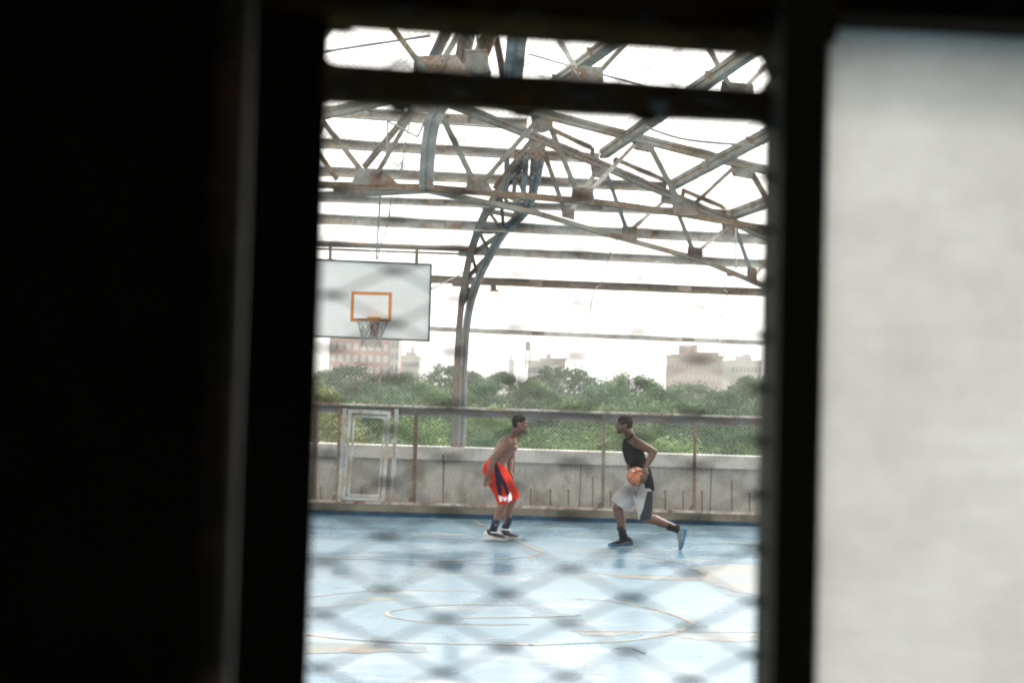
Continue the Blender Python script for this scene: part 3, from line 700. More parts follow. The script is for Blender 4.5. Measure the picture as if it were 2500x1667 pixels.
def tree(kind, li, U, V, Y, sc, label, group):
    top = at(U, V, Y); rz = {'far': 4.8, 'mid': 4.2, 'near': 3.6}[kind] * sc
    c = Vector((top.x, top.y, top.z - rz * .93))
    base = Vector((c.x, c.y, -16.0))
    t = thing('tree', label, 'tree', base, group)
    o = bpy.data.objects.new('crown', CR[kind, li][rt.randrange(2)]); COL.objects.link(o); o.parent = t
    o.location = c - base; o.scale = (sc, sc, sc); o.rotation_euler = (0, 0, rt.uniform(0, 6.28))
    hh = {'far': 15, 'mid': 14, 'near': 13}[kind]
    o = bpy.data.objects.new('trunk', TR[kind]); COL.objects.link(o); o.parent = t; o.scale = (1, 1, (c.z + 16 + rz * .3) / hh)
rows = [('far', 140, 'hazy trees along the skyline',
         [(690, 898, 1, 1), (855, 880, 0, 1.05), (985, 906, 1, .72), (1098, 882, 0, .95), (1228, 904, 1, .7), (1385, 884, 0, 1.2), (1548, 908, 1, .9), (1692, 926, 0, .95), (1842, 914, 1, 1.05), (1960, 905, 0, 1)]),
        ('far', 112, 'second row of hazy trees',
         [(765, 922, 1, .85), (925, 930, 0, .8), (1045, 926, 1, .8), (1180, 922, 0, .85), (1300, 926, 1, .8), (1470, 926, 0, .95), (1615, 936, 1, .85), (1765, 940, 0, .9), (1900, 932, 1, .9)]),
        ('mid', 84, 'middle row of trees behind the fence',
         [(735, 962, 2, .9), (850, 950, 1, .9), (960, 968, 0, .9), (1080, 962, 1, .9), (1190, 966, 2, .85), (1300, 972, 0, .9), (1420, 955, 2, .95), (1530, 975, 0, .9), (1640, 970, 1, .9), (1760, 980, 0, .9), (1880, 975, 1, .9)]),
        ('near', 60, 'nearest row of bushy trees just behind the wall',
         [(720, 1000, 2, .9), (815, 1012, 1, .9), (910, 1006, 0, .95), (1010, 1004, 2, .9), (1105, 1012, 1, .9), (1200, 996, 2, .9), (1300, 1016, 1, .9), (1400, 1005, 1, .95), (1500, 1018, 2, .9), (1590, 1002, 1, 1), (1690, 1020, 1, .9), (1780, 1014, 0, .95), (1880, 1016, 1, .9)]),
        ('near', 50, 'low light bushes right at the wall top',
         [(760, 1050, 2, .8), (905, 1052, 1, .8), (1050, 1055, 1, .8), (1180, 1050, 0, .8), (1330, 1058, 2, .85), (1440, 1062, 2, .8), (1560, 1056, 1, .8), (1660, 1062, 2, .85), (1790, 1064, 1, .85), (1890, 1064, 2, .8)])]
for kind, Y, grp, lst in rows:
    for (U, V, li, sc) in lst:
        sc *= {140: 1, 112: 1, 84: 1.0, 60: 1.0, 50: 1.0}[Y]
        tree(kind, li, U, V, Y + rt.uniform(-4, 4), sc, '%s tree in the %s' % (TN[li], grp.replace('trees', 'canopy').replace('hazy canopy', 'hazy canopy')), '%s %s' % (TN[li], grp))
tree('near', 3, 690, 895, 42, .85, 'yellow-green tree at the left edge beside the dark jamb, taller than its neighbours', None)

# ------------------------------------------------------------------ far buildings
def facade_mat(name, c, c2):
    m, nt, b = mat(name, .9, .1); f = noise(nt, .25, 5); nt.links.new(ramp(nt, f, [(.3, c), (.7, c2)]), b.inputs['Base Color']); return m
M_BRICK = facade_mat('brick_red', (.36, .17, .14), (.42, .21, .17)); M_BROWN = facade_mat('brick_brown', (.30, .215, .195), (.35, .26, .24))
M_PALEB = facade_mat('stone_pale', (.34, .32, .31), (.40, .37, .36)); M_WIN = plain('window_pale', (.42, .44, .46), .3, .5); M_WIND = plain('window_dark', (.12, .13, .15), .3, .5)
def building(label, u0, u1, vt, Y, depth, m, win=None, name='building', roofs=(), vb=930):
    a = at(u0, vt, Y); c = at(u1, vt, Y); base = -17
    t = thing(name, label, 'building', ((a.x + c.x) / 2, Y, base))
    W = c.x - a.x; zt = (a.z + c.z) / 2
    b = MB(); b.box((a.x, Y, base), (c.x, Y + depth, zt)); b.build('wall', m, t)
    b = MB(); b.box((a.x - .3, Y - .3, zt), (c.x + .3, Y + depth + .3, zt + .6)); b.build('roof', m, t)
    for (r0, r1, rt_) in roofs:
        p = at(r0, rt_, Y); q = at(r1, rt_, Y); b = MB(); b.box((p.x, Y + 2, zt + .6), (q.x, Y + depth * .6, p.z)); b.box((p.x - .2, Y + 1.8, p.z), (q.x + .2, Y + depth * .6 + .2, p.z + .4)); b.build('roof_house', m, t)
    if win:
        nx, pz, ww, wh, wm = win
        mb = MB(); mb.box((-ww / 2, -.12, -wh / 2), (ww / 2, .15, wh / 2)); me = mb.mesh('window', wm)
        nz = min(int((zt - at(u0, vb, Y).z) / pz), 100 // nx)
        for i in range(nx):
            for k in range(nz):
                o = bpy.data.objects.new('window', me); COL.objects.link(o); o.parent = t
                o.location = Vector((a.x + W * (i + .5) / nx, Y - .05, zt - pz * (k + .7))) - Vector(t.location)
    return t
building('red brick apartment tower with columns of pale windows behind the backboard', 806, 972, 800, 420, 16, M_BRICK, (9, 2.9, 1.15, 1.7, M_WIN))
building('narrow pale grey wing attached beside the red brick tower', 955, 975, 822, 415, 6, M_PALEB, (2, 2.9, .7, 1.7, M_WIND))
building('small bluish grey building with a stepped top right of the brick tower', 975, 1022, 872, 520, 14, M_PALEB, (5, 3.2, 1.6, 1.6, M_WIND), roofs=((990, 1014, 862), (1002, 1010, 850)))
building('low pale building under the water tower', 1290, 1350, 885, 430, 14, M_PALEB, (6, 2.9, 1.0, 1.6, M_WIND), roofs=((1335, 1346, 866), (1318, 1352, 876)))
building('low pinkish building half hidden by trees, right of the water tower', 1350, 1380, 880, 430, 14, M_BROWN, (4, 2.9, .9, 1.6, M_WIN))
building('brown brick building with two chimneys on the right skyline', 1644, 1766, 872, 400, 18, M_BROWN, (11, 2.9, .8, 1.5, M_PALEB), roofs=((1668, 1689, 846), (1698, 1706, 844), (1690, 1757, 862)))
building('pale grey stepped building nearest the right edge of the opening', 1786, 1860, 884, 460, 18, M_PALEB, (8, 3.0, .8, 1.5, M_WIND), roofs=((1808, 1838, 872), (1824, 1834, 867)))
building('tiny pale pointed building just left of the water tower', 1242, 1256, 882, 560, 8, M_PALEB, roofs=((1246, 1252, 868),))
wt = thing('water_tower', 'small dark rooftop water tower on a thin stand against the white sky', 'water tower', at(1289, 900, 430))
c0 = at(1289, 856, 430); c1 = at(1289, 838, 430)
b = MB(); b.tube([c0, c1, c1 + Vector((0, 0, .01)), c1 + Vector((0, 0, .9))], [.75, .72, .82, .05], 14); b.build('tank', plain('tank_wood', (.10, .095, .09), .9, .1), wt)
b = MB(); g0 = at(1289, 900, 430)
for dx, dy in ((-.5, -.5), (.5, -.5), (-.5, .5), (.5, .5)): b.tube([g0 + Vector((dx * 1.3, dy * 1.3, 0)), c0 + Vector((dx, dy, 0))], .24, 5)
for z in (.3, .65):
    p = g0.lerp(c0, z); b.beam(p + Vector((-.6, -.5, 0)), p + Vector((.6, -.5, 0)), .1, .12)
b.build('stand', M_BROWN, wt)

# ------------------------------------------------------------------ people
def remesh(o, voxel, smooth=4):
    m = o.modifiers.new('r', 'REMESH'); m.mode = 'VOXEL'; m.voxel_size = voxel; m.use_smooth_shade = True
    if smooth: s = o.modifiers.new('s', 'SMOOTH'); s.iterations = smooth; s.factor = .5
    bpy.context.view_layer.update()
    dg = bpy.context.evaluated_depsgraph_get()
    me = bpy.data.meshes.new_from_object(o.evaluated_get(dg)); o.modifiers.clear(); o.data = me
    return o
def project(p):
    d = Vector(p) - CAM; z = d.dot(_f); return 1250 + F * d.dot(_r) / z, 833.5 - F * d.dot(_u) / z
def inpoly(x, y, P):
    c = False; j = len(P) - 1
    for i in range(len(P)):
        (xi, yi), (xj, yj) = P[i], P[j]
        if (yi > y) != (yj > y) and x < (xj - xi) * (y - yi) / (yj - yi) + xi: c = not c
        j = i
    return c
def paint(o, mats, regions, ymax):
    for m in mats: o.data.materials.append(m)
    loc = WORLD(o)
    for p in o.data.polygons:
        c = p.center + loc
        if p.normal.y > 0.15 or c.y > ymax: continue
        u, v = project(c)
        for k, poly in regions:
            if inpoly(u, v, poly): p.material_index = k
def skin(name, c):
    m, nt, b = mat(name, .4, .45); f = noise(nt, 14, 4); nt.links.new(ramp(nt, f, [(.3, tuple(x * .85 for x in c)), (.7, tuple(x * 1.12 for x in c))]), b.inputs['Base Color']); return m
def cloth(name, c, var=.12):
    m, nt, b = mat(name, .95, .05); f = noise(nt, 9, 5, .65); nt.links.new(ramp(nt, f, [(.3, tuple(x * (1 - var) for x in c)), (.7, tuple(x * (1 + var) for x in c))]), b.inputs['Base Color'])
    bump(nt, b, noise(nt, 16, 3, .6), .5, .02); return m
def finger(b, pts, r=.0095):
    b.tube(pts, [r * 1.05, r, r * .95, r * .8][:len(pts)], 8); b.ellipsoid(pts[-1], (r * .8,) * 3, n=8, m=5); b.ellipsoid(pts[0], (r * 1.1,) * 3, n=8, m=5)
def head(b, c, fx, tilt, s=1.0):
    """c = skull centre, fx = +1 faces right / -1 left, tilt rotates the face down"""
    rot = Matrix.Rotation(-tilt * fx * -1, 3, 'Y') if False else Matrix.Rotation(tilt * fx, 3, 'Y')
    def q(x, y, z): return c + rot @ Vector((x * fx * s, y * s, z * s))
    def el(x, y, z, r, n=14): b.ellipsoid(q(x, y, z), tuple(k * s for k in r), rot=rot, n=n, m=9)
    el(-.012, 0, .022, (.098, .077, .092)); el(.018, 0, -.03, (.072, .066, .085)); el(.034, 0, -.078, (.05, .05, .042)); el(.062, 0, -.103, (.024, .026, .017))
    el(.072, 0, .018, (.02, .052, .012)); el(.086, 0, -.022, (.018, .014, .022)); el(.098, 0, -.034, (.014, .016, .012)); el(.080, 0, -.012, (.014, .011, .03))
    el(.079, 0, -.066, (.018, .026, .0085)); el(.076, 0, -.078, (.018, .024, .009))
    for sy in (-1, 1):
        el(.050, sy * .046, -.035, (.03, .02, .025)); el(-.012, sy * .078, -.018, (.02, .010, .032), 10); el(-.018, sy * .082, -.012, (.014, .008, .022), 10); el(.02, sy * .05, -.075, (.035, .016, .02))
    return q, rot
def hairpart(q, rot, s, parent, m, cut=.0, full=False):
    b = MB(); rx = (.102, .082, .091)
    b.ellipsoid(q(-.018, 0, .034), tuple(k * s for k in rx), rot=rot, n=22, m=14)
    b.ellipsoid(q(-.058, 0, -.01), tuple(k * s for k in (.054, .069, .066)), rot=rot, n=16, m=10)
    rr = random.Random(3)
    o = b.build('hair', m, parent); return remesh(o, .007, 2)
def shoe(parent, heel, toe, up, mu, ms, mlace, wide=.05):
    heel = Vector(heel); toe = Vector(toe); d = toe - heel; L = d.length; d.normalize(); up = Vector(up); up = (up - d * up.dot(d)).normalized(); lat = d.cross(up).normalized()
    def pt(t, z, y=0): return heel + d * (t * L) + up * z + lat * y
    b = MB()
    prof = [(0.03, .09, .036), (.10, .118, .041), (.22, .128, .043), (.34, .118, .045), (.46, .098, .047), (.60, .080, .050), (.74, .068, .052), (.86, .058, .047), (.95, .045, .034), (.995, .03, .015)]
    n = 14; rings = []
    for t, h, wd in prof:
        ring = []
        for k in range(n):
            a = math.pi * 2 * k / n; cx = math.cos(a); sy = math.sin(a)
            z = .018 + (h - .018) * (.5 + .5 * sy); ww = wd * (abs(cx) ** .75) * (1 if cx > 0 else -1) * (1.0 - .18 * max(0, sy))
            ring.append(pt(t, z, ww))
        rings.append(ring)
    vsx = [p for r_ in rings for p in r_]; fs = []
    for i in range(len(rings) - 1):
        for k in range(n): fs.append([i * n + k, i * n + (k + 1) % n, (i + 1) * n + (k + 1) % n, (i + 1) * n + k])
    fs += [list(range(n)), list(range((len(rings) - 1) * n, len(rings) * n))]
    b.add(vsx, fs)
    o = b.build('shoe', mu, parent, True)
    b = MB(); out = []
    for t, wd in ((-.015, .022), (.03, .036), (.14, .043), (.32, .042), (.48, .044), (.66, .054), (.82, .053), (.93, .04), (1.01, .015)): out.append((t, wd))
    loop = [(t, w_) for t, w_ in out] + [(t, -w_) for t, w_ in out[::-1]]
    def zb(t): return .012 * max(0, (t - .75) / .25) ** 2
    low = [pt(t, zb(t), y) for t, y in loop]; hi = [pt(t, zb(t) + (.062 if t < .12 else .05 if t < .4 else .036), y * .97) for t, y in loop]; k = len(loop)
    b.add(low + hi, [[i, (i + 1) % k, k + (i + 1) % k, k + i] for i in range(k)] + [list(range(k))[::-1], list(range(k, 2 * k))])
    b.build('sole', ms, o)
    b = MB()
    for t in (.36, .43, .50, .57):
        h = .118 - (t - .34) * .16; b.tube([pt(t, h * .75, -.036), pt(t + .01, h + .003, 0), pt(t, h * .75, .036)], .005, 5)
    b.tube([pt(.30, .05, -.043), pt(.16, .055, -.043), pt(.5, .035, -.049)], .006, 5); b.build('laces', mlace, o)
    return o

M_SKIN1 = skin('skin_brown', (.150, .068, .040)); M_SKIN2 = skin('skin_deep_brown', (.095, .043, .026))
M_HAIR = plain('hair_black', (.018, .014, .012), .9, .15, .4, 60)
M_RED = cloth('cloth_red', (.52, .032, .016)); M_NAVY = cloth('cloth_navy', (.012, .013, .032)); M_WHITE = cloth('cloth_white', (.72, .72, .74))
M_SOCKN = cloth('sock_navy', (.018, .030, .055)); M_SOCKB = cloth('sock_black', (.015, .017, .022))
M_TANK = cloth('cloth_black', (.009, .009, .0095)); M_SHORT = cloth('cloth_grey', (.38, .38, .385)); M_CHAR = cloth('cloth_charcoal', (.028, .032, .037))
M_SHOED = plain('shoe_dark', (.02, .023, .03), .6, .2, .3, 25); M_SOLEW = plain('sole_white', (.62, .62, .62), .6, .3); M_SHOEB = plain('shoe_black', (.014, .013, .013), .7, .2, .3, 25)
M_SOLEB = plain('sole_blue', (.035, .12, .25), .6, .3); M_SHOEG = plain('shoe_grey_blue', (.13, .17, .185), .6, .3, .3, 25); M_SOLEC = plain('sole_cyan', (.035, .14, .22), .6, .3); M_LACE = plain('lace_grey', (.30, .30, .30), .8, .1)
M_EYE = plain('eye_white', (.20, .18, .16), .3, .5)

# --- defender in red shorts
YD = ground(1212, 1317).y
D = lambda u, v, dy=0.0: Vector(tuple(at(u, v, YD)[i] + (dy if i == 1 else 0) for i in range(3)))
pd = thing('person', 'bare-chested player in red shorts crouching and facing right', 'person', Vector((D(1215, 1300).x, YD, 0)), 'basketball players on the court')
b = MB()
b.loft([D(1203, 1152), D(1209, 1138), D(1217, 1122), D(1228, 1102), D(1240, 1085), D(1250, 1073), D(1256, 1066)], [(.125, .165), (.118, .155), (.105, .145), (.122, .160), (.130, .178), (.10, .165), (.065, .10)], n=20)
b.ellipsoid(D(1252, 1092, -.07), (.06, .08, .055)); b.ellipsoid(D(1254, 1092, .07), (.06, .08, .055))
b.loft([D(1252, 1070), D(1260, 1060), D(1267, 1047), D(1270, 1040)], [(.075, .085), (.060, .062), (.056, .056), (.055, .055)], n=14)
b.loft([D(1246, 1072, -.02), D(1244, 1074, -.10), D(1241, 1078, -.17)], [(.05, .05), (.05, .045), (.05, .045)], ref=(1, 0, 0), n=10)
b.loft([D(1254, 1070, .02), D(1254, 1072, .10), D(1253, 1076, .17)], [(.05, .05), (.05, .045), (.05, .045)], ref=(1, 0, 0), n=10)
qd, rd_ = head(b, D(1270, 1033), 1, R(4), 1.0)
def arm(b, s, e, w_, r=(.058, .052, .043, .046, .038, .028)):
    s, e, w_ = Vector(s), Vector(e), Vector(w_); b.ellipsoid(s, (.064, .06, .066)); b.loft([s, s.lerp(e, .45), e], [(r[0], r[0]), (r[1], r[1]), (r[2], r[2])], n=12, capk=.5)
    b.ellipsoid(e, (r[2] * 1.02,) * 3); b.loft([e, e.lerp(w_, .3), e.lerp(w_, .65), w_], [(r[2] * .95,) * 2, (r[3],) * 2, (r[4],) * 2, (r[5], r[5] * .85)], n=12, capk=.5)
arm(b, D(1239, 1079, -.185), D(1204, 1117, -.235), D(1194, 1158, -.225))
arm(b, D(1252, 1078, .185), D(1245, 1122, .245), D(1245, 1152, .14))
# near hand, relaxed and half curled, pointing down and back
b.loft([D(1194, 1157, -.225), D(1191.5, 1164, -.22), D(1189, 1171, -.215)], [(.026, .022), (.038, .02), (.040, .018)], n=12, capk=.5)
for k, (u0, v0, L) in enumerate(((1195, 1172, 1.0), (1191, 1174, 1.1), (1187, 1173, 1.02), (1184, 1171, .85))):
    y = -.235 + .012 * k; finger(b, [D(u0, v0, y), D(u0 - 1.5 * L, v0 + 5 * L, y - .005), D(u0 - 4 * L, v0 + 9 * L, y + .005), D(u0 - 6 * L, v0 + 11 * L, y + .018)])
finger(b, [D(1196, 1163, -.225), D(1199, 1168, -.235), D(1199.5, 1173, -.24), D(1198, 1177, -.24)], .0105)
b.loft([D(1245, 1152, .14), D(1246, 1158, .12), D(1247.5, 1163, .10)], [(.026, .022), (.036, .02), (.036, .018)], n=12, capk=.5)
for k in range(4):
    u0 = 1244 + 2.6 * k; finger(b, [D(u0, 1164, .10), D(u0 + 1, 1169, .09), D(u0 + 1, 1173, .085), D(u0, 1176, .09)])
finger(b, [D(1250, 1157, .12), D(1253, 1162, .11), D(1254, 1166, .10), D(1254, 1169, .10)], .0105)
def leg(b, h, k, a, back, rt_=(.088, .078, .062), rc=(.058, .064, .052, .040)):
    h, k, a = Vector(h), Vector(k), Vector(a); bk = Vector(back)
    b.loft([h, h.lerp(k, .5), k], [(rt_[0],) * 2, (rt_[1],) * 2, (rt_[2],) * 2], n=14, capk=.5); b.ellipsoid(k, (.061,) * 3)
    b.loft([k, k.lerp(a, .28) + bk * .022, k.lerp(a, .6) + bk * .012, a], [(rc[0],) * 2, (rc[1],) * 2, (rc[2],) * 2, (rc[3],) * 2], n=14, capk=.5)
leg(b, D(1206, 1162, -.09), D(1236, 1216, -.13), D(1203, 1296, -.12), (-1, 0, 0))
leg(b, D(1208, 1162, .09), D(1255, 1211, .11), D(1233, 1293, .12), (-1, 0, 0))
for (u, v, y) in ((1203, 1300, -.12), (1233, 1297, .12)): b.ellipsoid(D(u + 2, v, y), (.06, .038, .035))
body = b.build('body', M_SKIN1, pd); remesh(body, .006, 3)
hairpart(qd, rd_, .97, pd, M_HAIR)
def eyes(q, parent):
    for sy in (-1, 1):
        b = MB(); b.ellipsoid(q(.076, sy * .034, -.004), (.009, .011, .007), n=10, m=7); b.build('eye', M_EYE, parent, True)
        b = MB(); b.loft([q(.083, sy * .018, .016), q(.086, sy * .034, .020), q(.076, sy * .052, .016)], [(.005, .005)] * 3, n=6); b.build('eyebrow', M_HAIR, parent)
eyes(qd, pd)
b = MB()
b.loft([D(1203, 1158, 0), D(1206, 1142, 0), D(1214, 1128, 0)], [(.14, .20), (.14, .19), (.125, .172)], n=22, capk=.15)
b.ellipsoid(D(1197, 1146, -.06), (.082, .10, .10)); b.ellipsoid(D(1197, 1146, .06), (.08, .10, .10))
b.loft([D(1207, 1150, -.085), D(1215, 1172, -.10), D(1226, 1200, -.115), D(1233, 1226, -.12)], [(.145, .12), (.135, .115), (.112, .105), (.098, .10)], n=20, capk=.08)
b.loft([D(1211, 1150, .08), D(1228, 1174, .09), D(1247, 1204, .105), D(1254, 1220, .11)], [(.14, .12), (.12, .115), (.105, .105), (.095, .10)], n=20, capk=.08)
sh = b.build('shorts', M_RED, pd); remesh(sh, .006, 3)
K1 = lambda L: [(1140 + x / 4.356, 980 + y / 4.356) for x, y in L]
paint(sh, [M_NAVY, M_WHITE], [(1, K1([(286, 655), (318, 640), (345, 720), (380, 800), (420, 880), (458, 985), (432, 1012), (400, 935), (362, 850), (370, 1012), (335, 992), (310, 890), (298, 780)])),
    (2, K1([(333, 990), (372, 1010), (378, 1048), (352, 1070)])), (2, K1([(460, 955), (484, 1020), (470, 1050), (434, 1068), (438, 1008)])),
    (2, K1([(378, 1012), (396, 1012), (404, 1030), (412, 1010), (430, 1010), (413, 1058), (397, 1058)]))], YD + .02)
for (k0, v0, k1, v1, y) in ((1212, 1268, 1203, 1296, -.12), (1242, 1266, 1233, 1293, .12)):
    b = MB(); b.loft([D(k0, v0, y), D((k0 + k1) / 2, (v0 + v1) / 2, y), D(k1, v1, y)], [(.056, .056), (.05, .05), (.05, .047)], n=16, capk=.1); so_k = b.build('sock', M_SOCKN, pd, True)
    b = MB(); b.loft([D(k0, v0 - 1.5, y), D(k0 - 1, v0 + 3, y)], [(.059, .059), (.058, .058)], n=16, capk=.1); b.build('cuff', M_SOCKN, so_k, True)
b = MB(); c = D(1211, 1278, -.177); b.prism([c + Vector(p) for p in ((-.018, 0, .0), (.0, 0, -.008), (.022, 0, .014), (.002, 0, .0))], (0, .006, 0)); b.build('sock_mark', M_WHITE, pd)
zf = lambda p, z: Vector((p.x, p.y, z))
sa = shoe(pd, zf(D(1182, 1312, -.12), .028), zf(D(1240, 1319, -.15), .002), (0, 0, 1), M_SHOED, M_SOLEW, M_SOLEW)
sb = shoe(pd, zf(D(1219, 1306, .12), .006), zf(D(1272, 1314, .10), .002), (0, 0, 1), M_SHOED, M_SOLEW, M_SOLEW)
for sx_, hh in ((sa, zf(D(1188, 1312, -.123), .080)), (sb, zf(D(1225, 1306, .118), .060))):
    b = MB(); b.ellipsoid(hh, (.045, .047, .05)); b.build('heel_counter', M_SOLEW, sx_, True)
for (u, v, y) in ((1204, 1298, -.12), (1235, 1295, .12)):
    b = MB(); pts = [D(u, v, y) + Vector((math.cos(t) * .058, math.sin(t) * .05, math.sin(t * .5) * .01)) for t in [i * math.pi / 8 for i in range(17)]]; b.tube(pts, .009, 6, cap=False); b.build('shoe_collar', M_SOLEW, pd, True)

# --- ball handler in the black tank top
YH = ground(1514, 1338).y
H = lambda u, v, dy=0.0: Vector(tuple(at(u, v, YH)[i] + (dy if i == 1 else 0) for i in range(3)))
ph = thing('person', 'player in black tank top and grey shorts running left with the basketball', 'person', Vector((H(1550, 1330).x, YH, 0)), 'basketball players on the court')
b = MB()
b.loft([H(1565, 1188), H(1560, 1165), H(1553, 1138), H(1547, 1112), H(1543, 1090), H(1541, 1073), H(1539, 1066)], [(.13, .165), (.12, .155), (.118, .15), (.125, .165), (.13, .18), (.10, .165), (.065, .10)], n=20)
b.loft([H(1541, 1070), H(1536, 1060), H(1530, 1047), H(1527, 1040)], [(.075, .085), (.062, .062), (.058, .057), (.057, .055)], n=14)
b.loft([H(1541, 1070, -.02), H(1545, 1072, -.10), H(1549, 1076, -.17)], [(.052, .05), (.052, .045), (.052, .045)], ref=(1, 0, 0), n=10)
b.loft([H(1541, 1070, .02), H(1538, 1072, .10), H(1536, 1076, .17)], [(.05, .05), (.05, .045), (.05, .045)], ref=(1, 0, 0), n=10)
qh, rh_ = head(b, H(1523, 1036), -1, R(2), 1.0)
arm(b, H(1551, 1079, -.19), H(1592, 1101, -.255), H(1571, 1140, -.29), (.066, .060, .047, .050, .040, .030))
arm(b, H(1540, 1078, .19), H(1570, 1118, .25), H(1556, 1146, .19))
BC = H(1549.5, 1160.5, -.27); BR = .1215
# near hand wraps the back of the ball
def onball(az, el, k=1.0): # az from +x toward the camera, el up
    return BC + Vector((math.cos(R(el)) * math.cos(R(az)), -math.cos(R(el)) * math.sin(R(az)), math.sin(R(el)))) * (BR * k)
b.loft([H(1571, 1139, -.29), onball(35, 36, 1.19), onball(30, 12, 1.15)], [(.030, .026), (.042, .022), (.043, .02)], n=12, capk=.5)
for i, (az, L) in enumerate(((62, .9), (48, 1.05), (33, 1.08), (17, .85))):
    finger(b, [onball(az * .8 + 6, 10, 1.12), onball(az * .95 + 4, 10 - 16 * L, 1.10), onball(az, 10 - 31 * L, 1.09), onball(az, 10 - 43 * L, 1.075)], .0105)
finger(b, [onball(45, 36, 1.15), onball(68, 38, 1.11), onball(84, 34, 1.09), onball(96, 28, 1.075)], .0115)
b.loft([H(1556, 1146, .19), H(1553, 1153, .17), H(1551, 1159, .16)], [(.028, .024), (.038, .02), (.038, .018)], n=12, capk=.5)
for k in range(4):
    finger(b, [H(1546 + 2.6 * k, 1160, .16), H(1545 + 2.6 * k, 1165, .15), H(1546 + 2.6 * k, 1169, .145), H(1548 + 2.6 * k, 1171, .14)])
finger(b, [H(1557, 1153, .17), H(1561, 1158, .16), H(1561, 1162, .155), H(1560, 1165, .15)], .0105)
leg(b, H(1555, 1190, .09), H(1508, 1242, .10), H(1522, 1312, .09), (1, 0, 0), rt_=(.095, .085, .068), rc=(.062, .068, .054, .042))
leg(b, H(1568, 1192, -.09), H(1575, 1264, -.12), H(1652, 1289, -.10), (0, 0, 1), rt_=(.095, .085, .066), rc=(.060, .066, .053, .042))
b.ellipsoid(H(1523, 1316, .09), (.045, .036, .03)); b.ellipsoid(H(1657, 1297, -.10), (.03, .036, .06))
body2 = b.build('body', M_SKIN2, ph); remesh(body2, .006, 3)
hairpart(qh, rh_, 1.0, ph, M_HAIR); eyes(qh, ph)
b = MB(); b.loft([qh(.064, -.026, -.10), qh(.077, 0, -.106), qh(.064, .026, -.10)], [(.012, .010), (.014, .012), (.012, .010)], n=8); b.loft([qh(.01, -.062, -.06), qh(.04, -.05, -.09), qh(.066, -.028, -.1)], [(.010, .006)] * 3, n=6); b.loft([qh(.01, .062, -.06), qh(.04, .05, -.09), qh(.066, .028, -.1)], [(.010, .006)] * 3, n=6); b.build('beard', M_HAIR, ph)
b = MB()
b.loft([H(1575, 1198), H(1574, 1182), H(1566, 1155), H(1556, 1134), H(1549, 1112), H(1544, 1092), H(1541, 1077), H(1539, 1068)], [(.125, .185), (.122, .18), (.135, .172), (.134, .168), (.138, .178), (.140, .190), (.118, .165), (.088, .125)], n=22, capk=.1)
b.loft([H(1541, 1082, -.105), H(1543, 1070, -.10), H(1545, 1062, -.085)], [(.075, .03), (.05, .03), (.035, .03)], n=10, capk=.3); b.loft([H(1541, 1082, .105), H(1541, 1070, .10), H(1541, 1062, .085)], [(.075, .03), (.05, .03), (.035, .03)], n=10, capk=.3)
tk = b.build('tank_top', M_TANK, ph); remesh(tk, .006, 3)
b = MB()
b.loft([H(1564, 1178, 0), H(1563, 1196, 0)], [(.14, .185), (.148, .19)], n=22, capk=.15)
b.loft([H(1562, 1190, .08), H(1542, 1204, .09), H(1524, 1222, .10), H(1514, 1236, .10)], [(.15, .115), (.148, .12), (.142, .12), (.136, .12)], n=20, capk=.06)
b.loft([H(1566, 1194, -.085), H(1569, 1215, -.10), H(1572, 1240, -.115), H(1573, 1266, -.12)], [(.14, .115), (.125, .115), (.104, .105), (.085, .095)], n=20, capk=.08)
s2 = b.build('shorts', M_SHORT, ph); remesh(s2, .006, 3)
K2 = lambda L: [(1460 + x / 4.125, 980 + y / 4.125) for x, y in L]
paint(s2, [M_CHAR], [(1, K2([(496, 905), (640, 895), (640, 960), (640, 1060), (640, 1180), (520, 1240), (410, 1220), (425, 1150), (458, 1070), (474, 990)]))], YH + .0)
b = MB(); b.tube([H(1551, 1194, -.15), H(1549, 1201, -.19), H(1550, 1209, -.19)], .005, 6); b.build('drawstring', M_CHAR, ph)
b = MB(); b.loft([H(1517, 1286, .095), H(1521, 1302, .09), H(1525, 1322, .09)], [(.056, .056), (.052, .05), (.060, .047)], n=16, capk=.1); b.build('sock', M_SOCKB, ph, True)
b = MB(); b.loft([H(1628, 1281, -.105), H(1642, 1286, -.10), H(1655, 1291, -.10)], [(.056, .056), (.05, .05), (.052, .047)], n=16, capk=.1); b.build('sock', M_SOCKB, ph, True)
shoe(ph, zf(H(1546, 1328, .09), .035), zf(H(1486, 1338, .07), .003), (0, 0, 1), M_SHOEB, M_SOLEB, M_LACE)
shoe(ph, H(1676, 1288, -.10), H(1663, 1341, -.10), (-1, 0, 0), M_SHOEG, M_SOLEC, M_LACE)

# --- the basketball (held in the hand)
M_BALL, nt_, b_ = mat('ball_leather', .6, .35)
nn = noise(nt_, 90, 2); nt_.links.new(ramp(nt_, noise(nt_, 8, 4), [(.3, (.36, .125, .065)), (.7, (.46, .17, .09))]), b_.inputs['Base Color']); bump(nt_, b_, nn, .3, .003)
ball = thing('basketball', 'orange basketball held against the hip of the running player', 'ball', BC)
b = MB(); b.ellipsoid(BC, (BR, BR, BR), n=40, m=24); b.build('sphere', M_BALL, ball, True)
Rb = Matrix.Rotation(R(22), 3, 'Y') @ Matrix.Rotation(R(-18), 3, 'X')
b = MB()
def seam(fn): b.tube([BC + Rb @ (fn(t).normalized() * (BR * 1.001)) for t in [i * math.pi / 24 for i in range(49)]], .0032, 6, cap=False)
seam(lambda t: Vector((math.cos(t), math.sin(t), 0))); seam(lambda t: Vector((math.cos(t), 0, math.sin(t))))
for s in (1, -1): seam(lambda t: Vector((s * (.62 + .25 * math.cos(2 * t)), math.sin(t), math.cos(t))))
b.build('seam', plain('seam_black', (.03, .025, .022), .7, .2), ball)
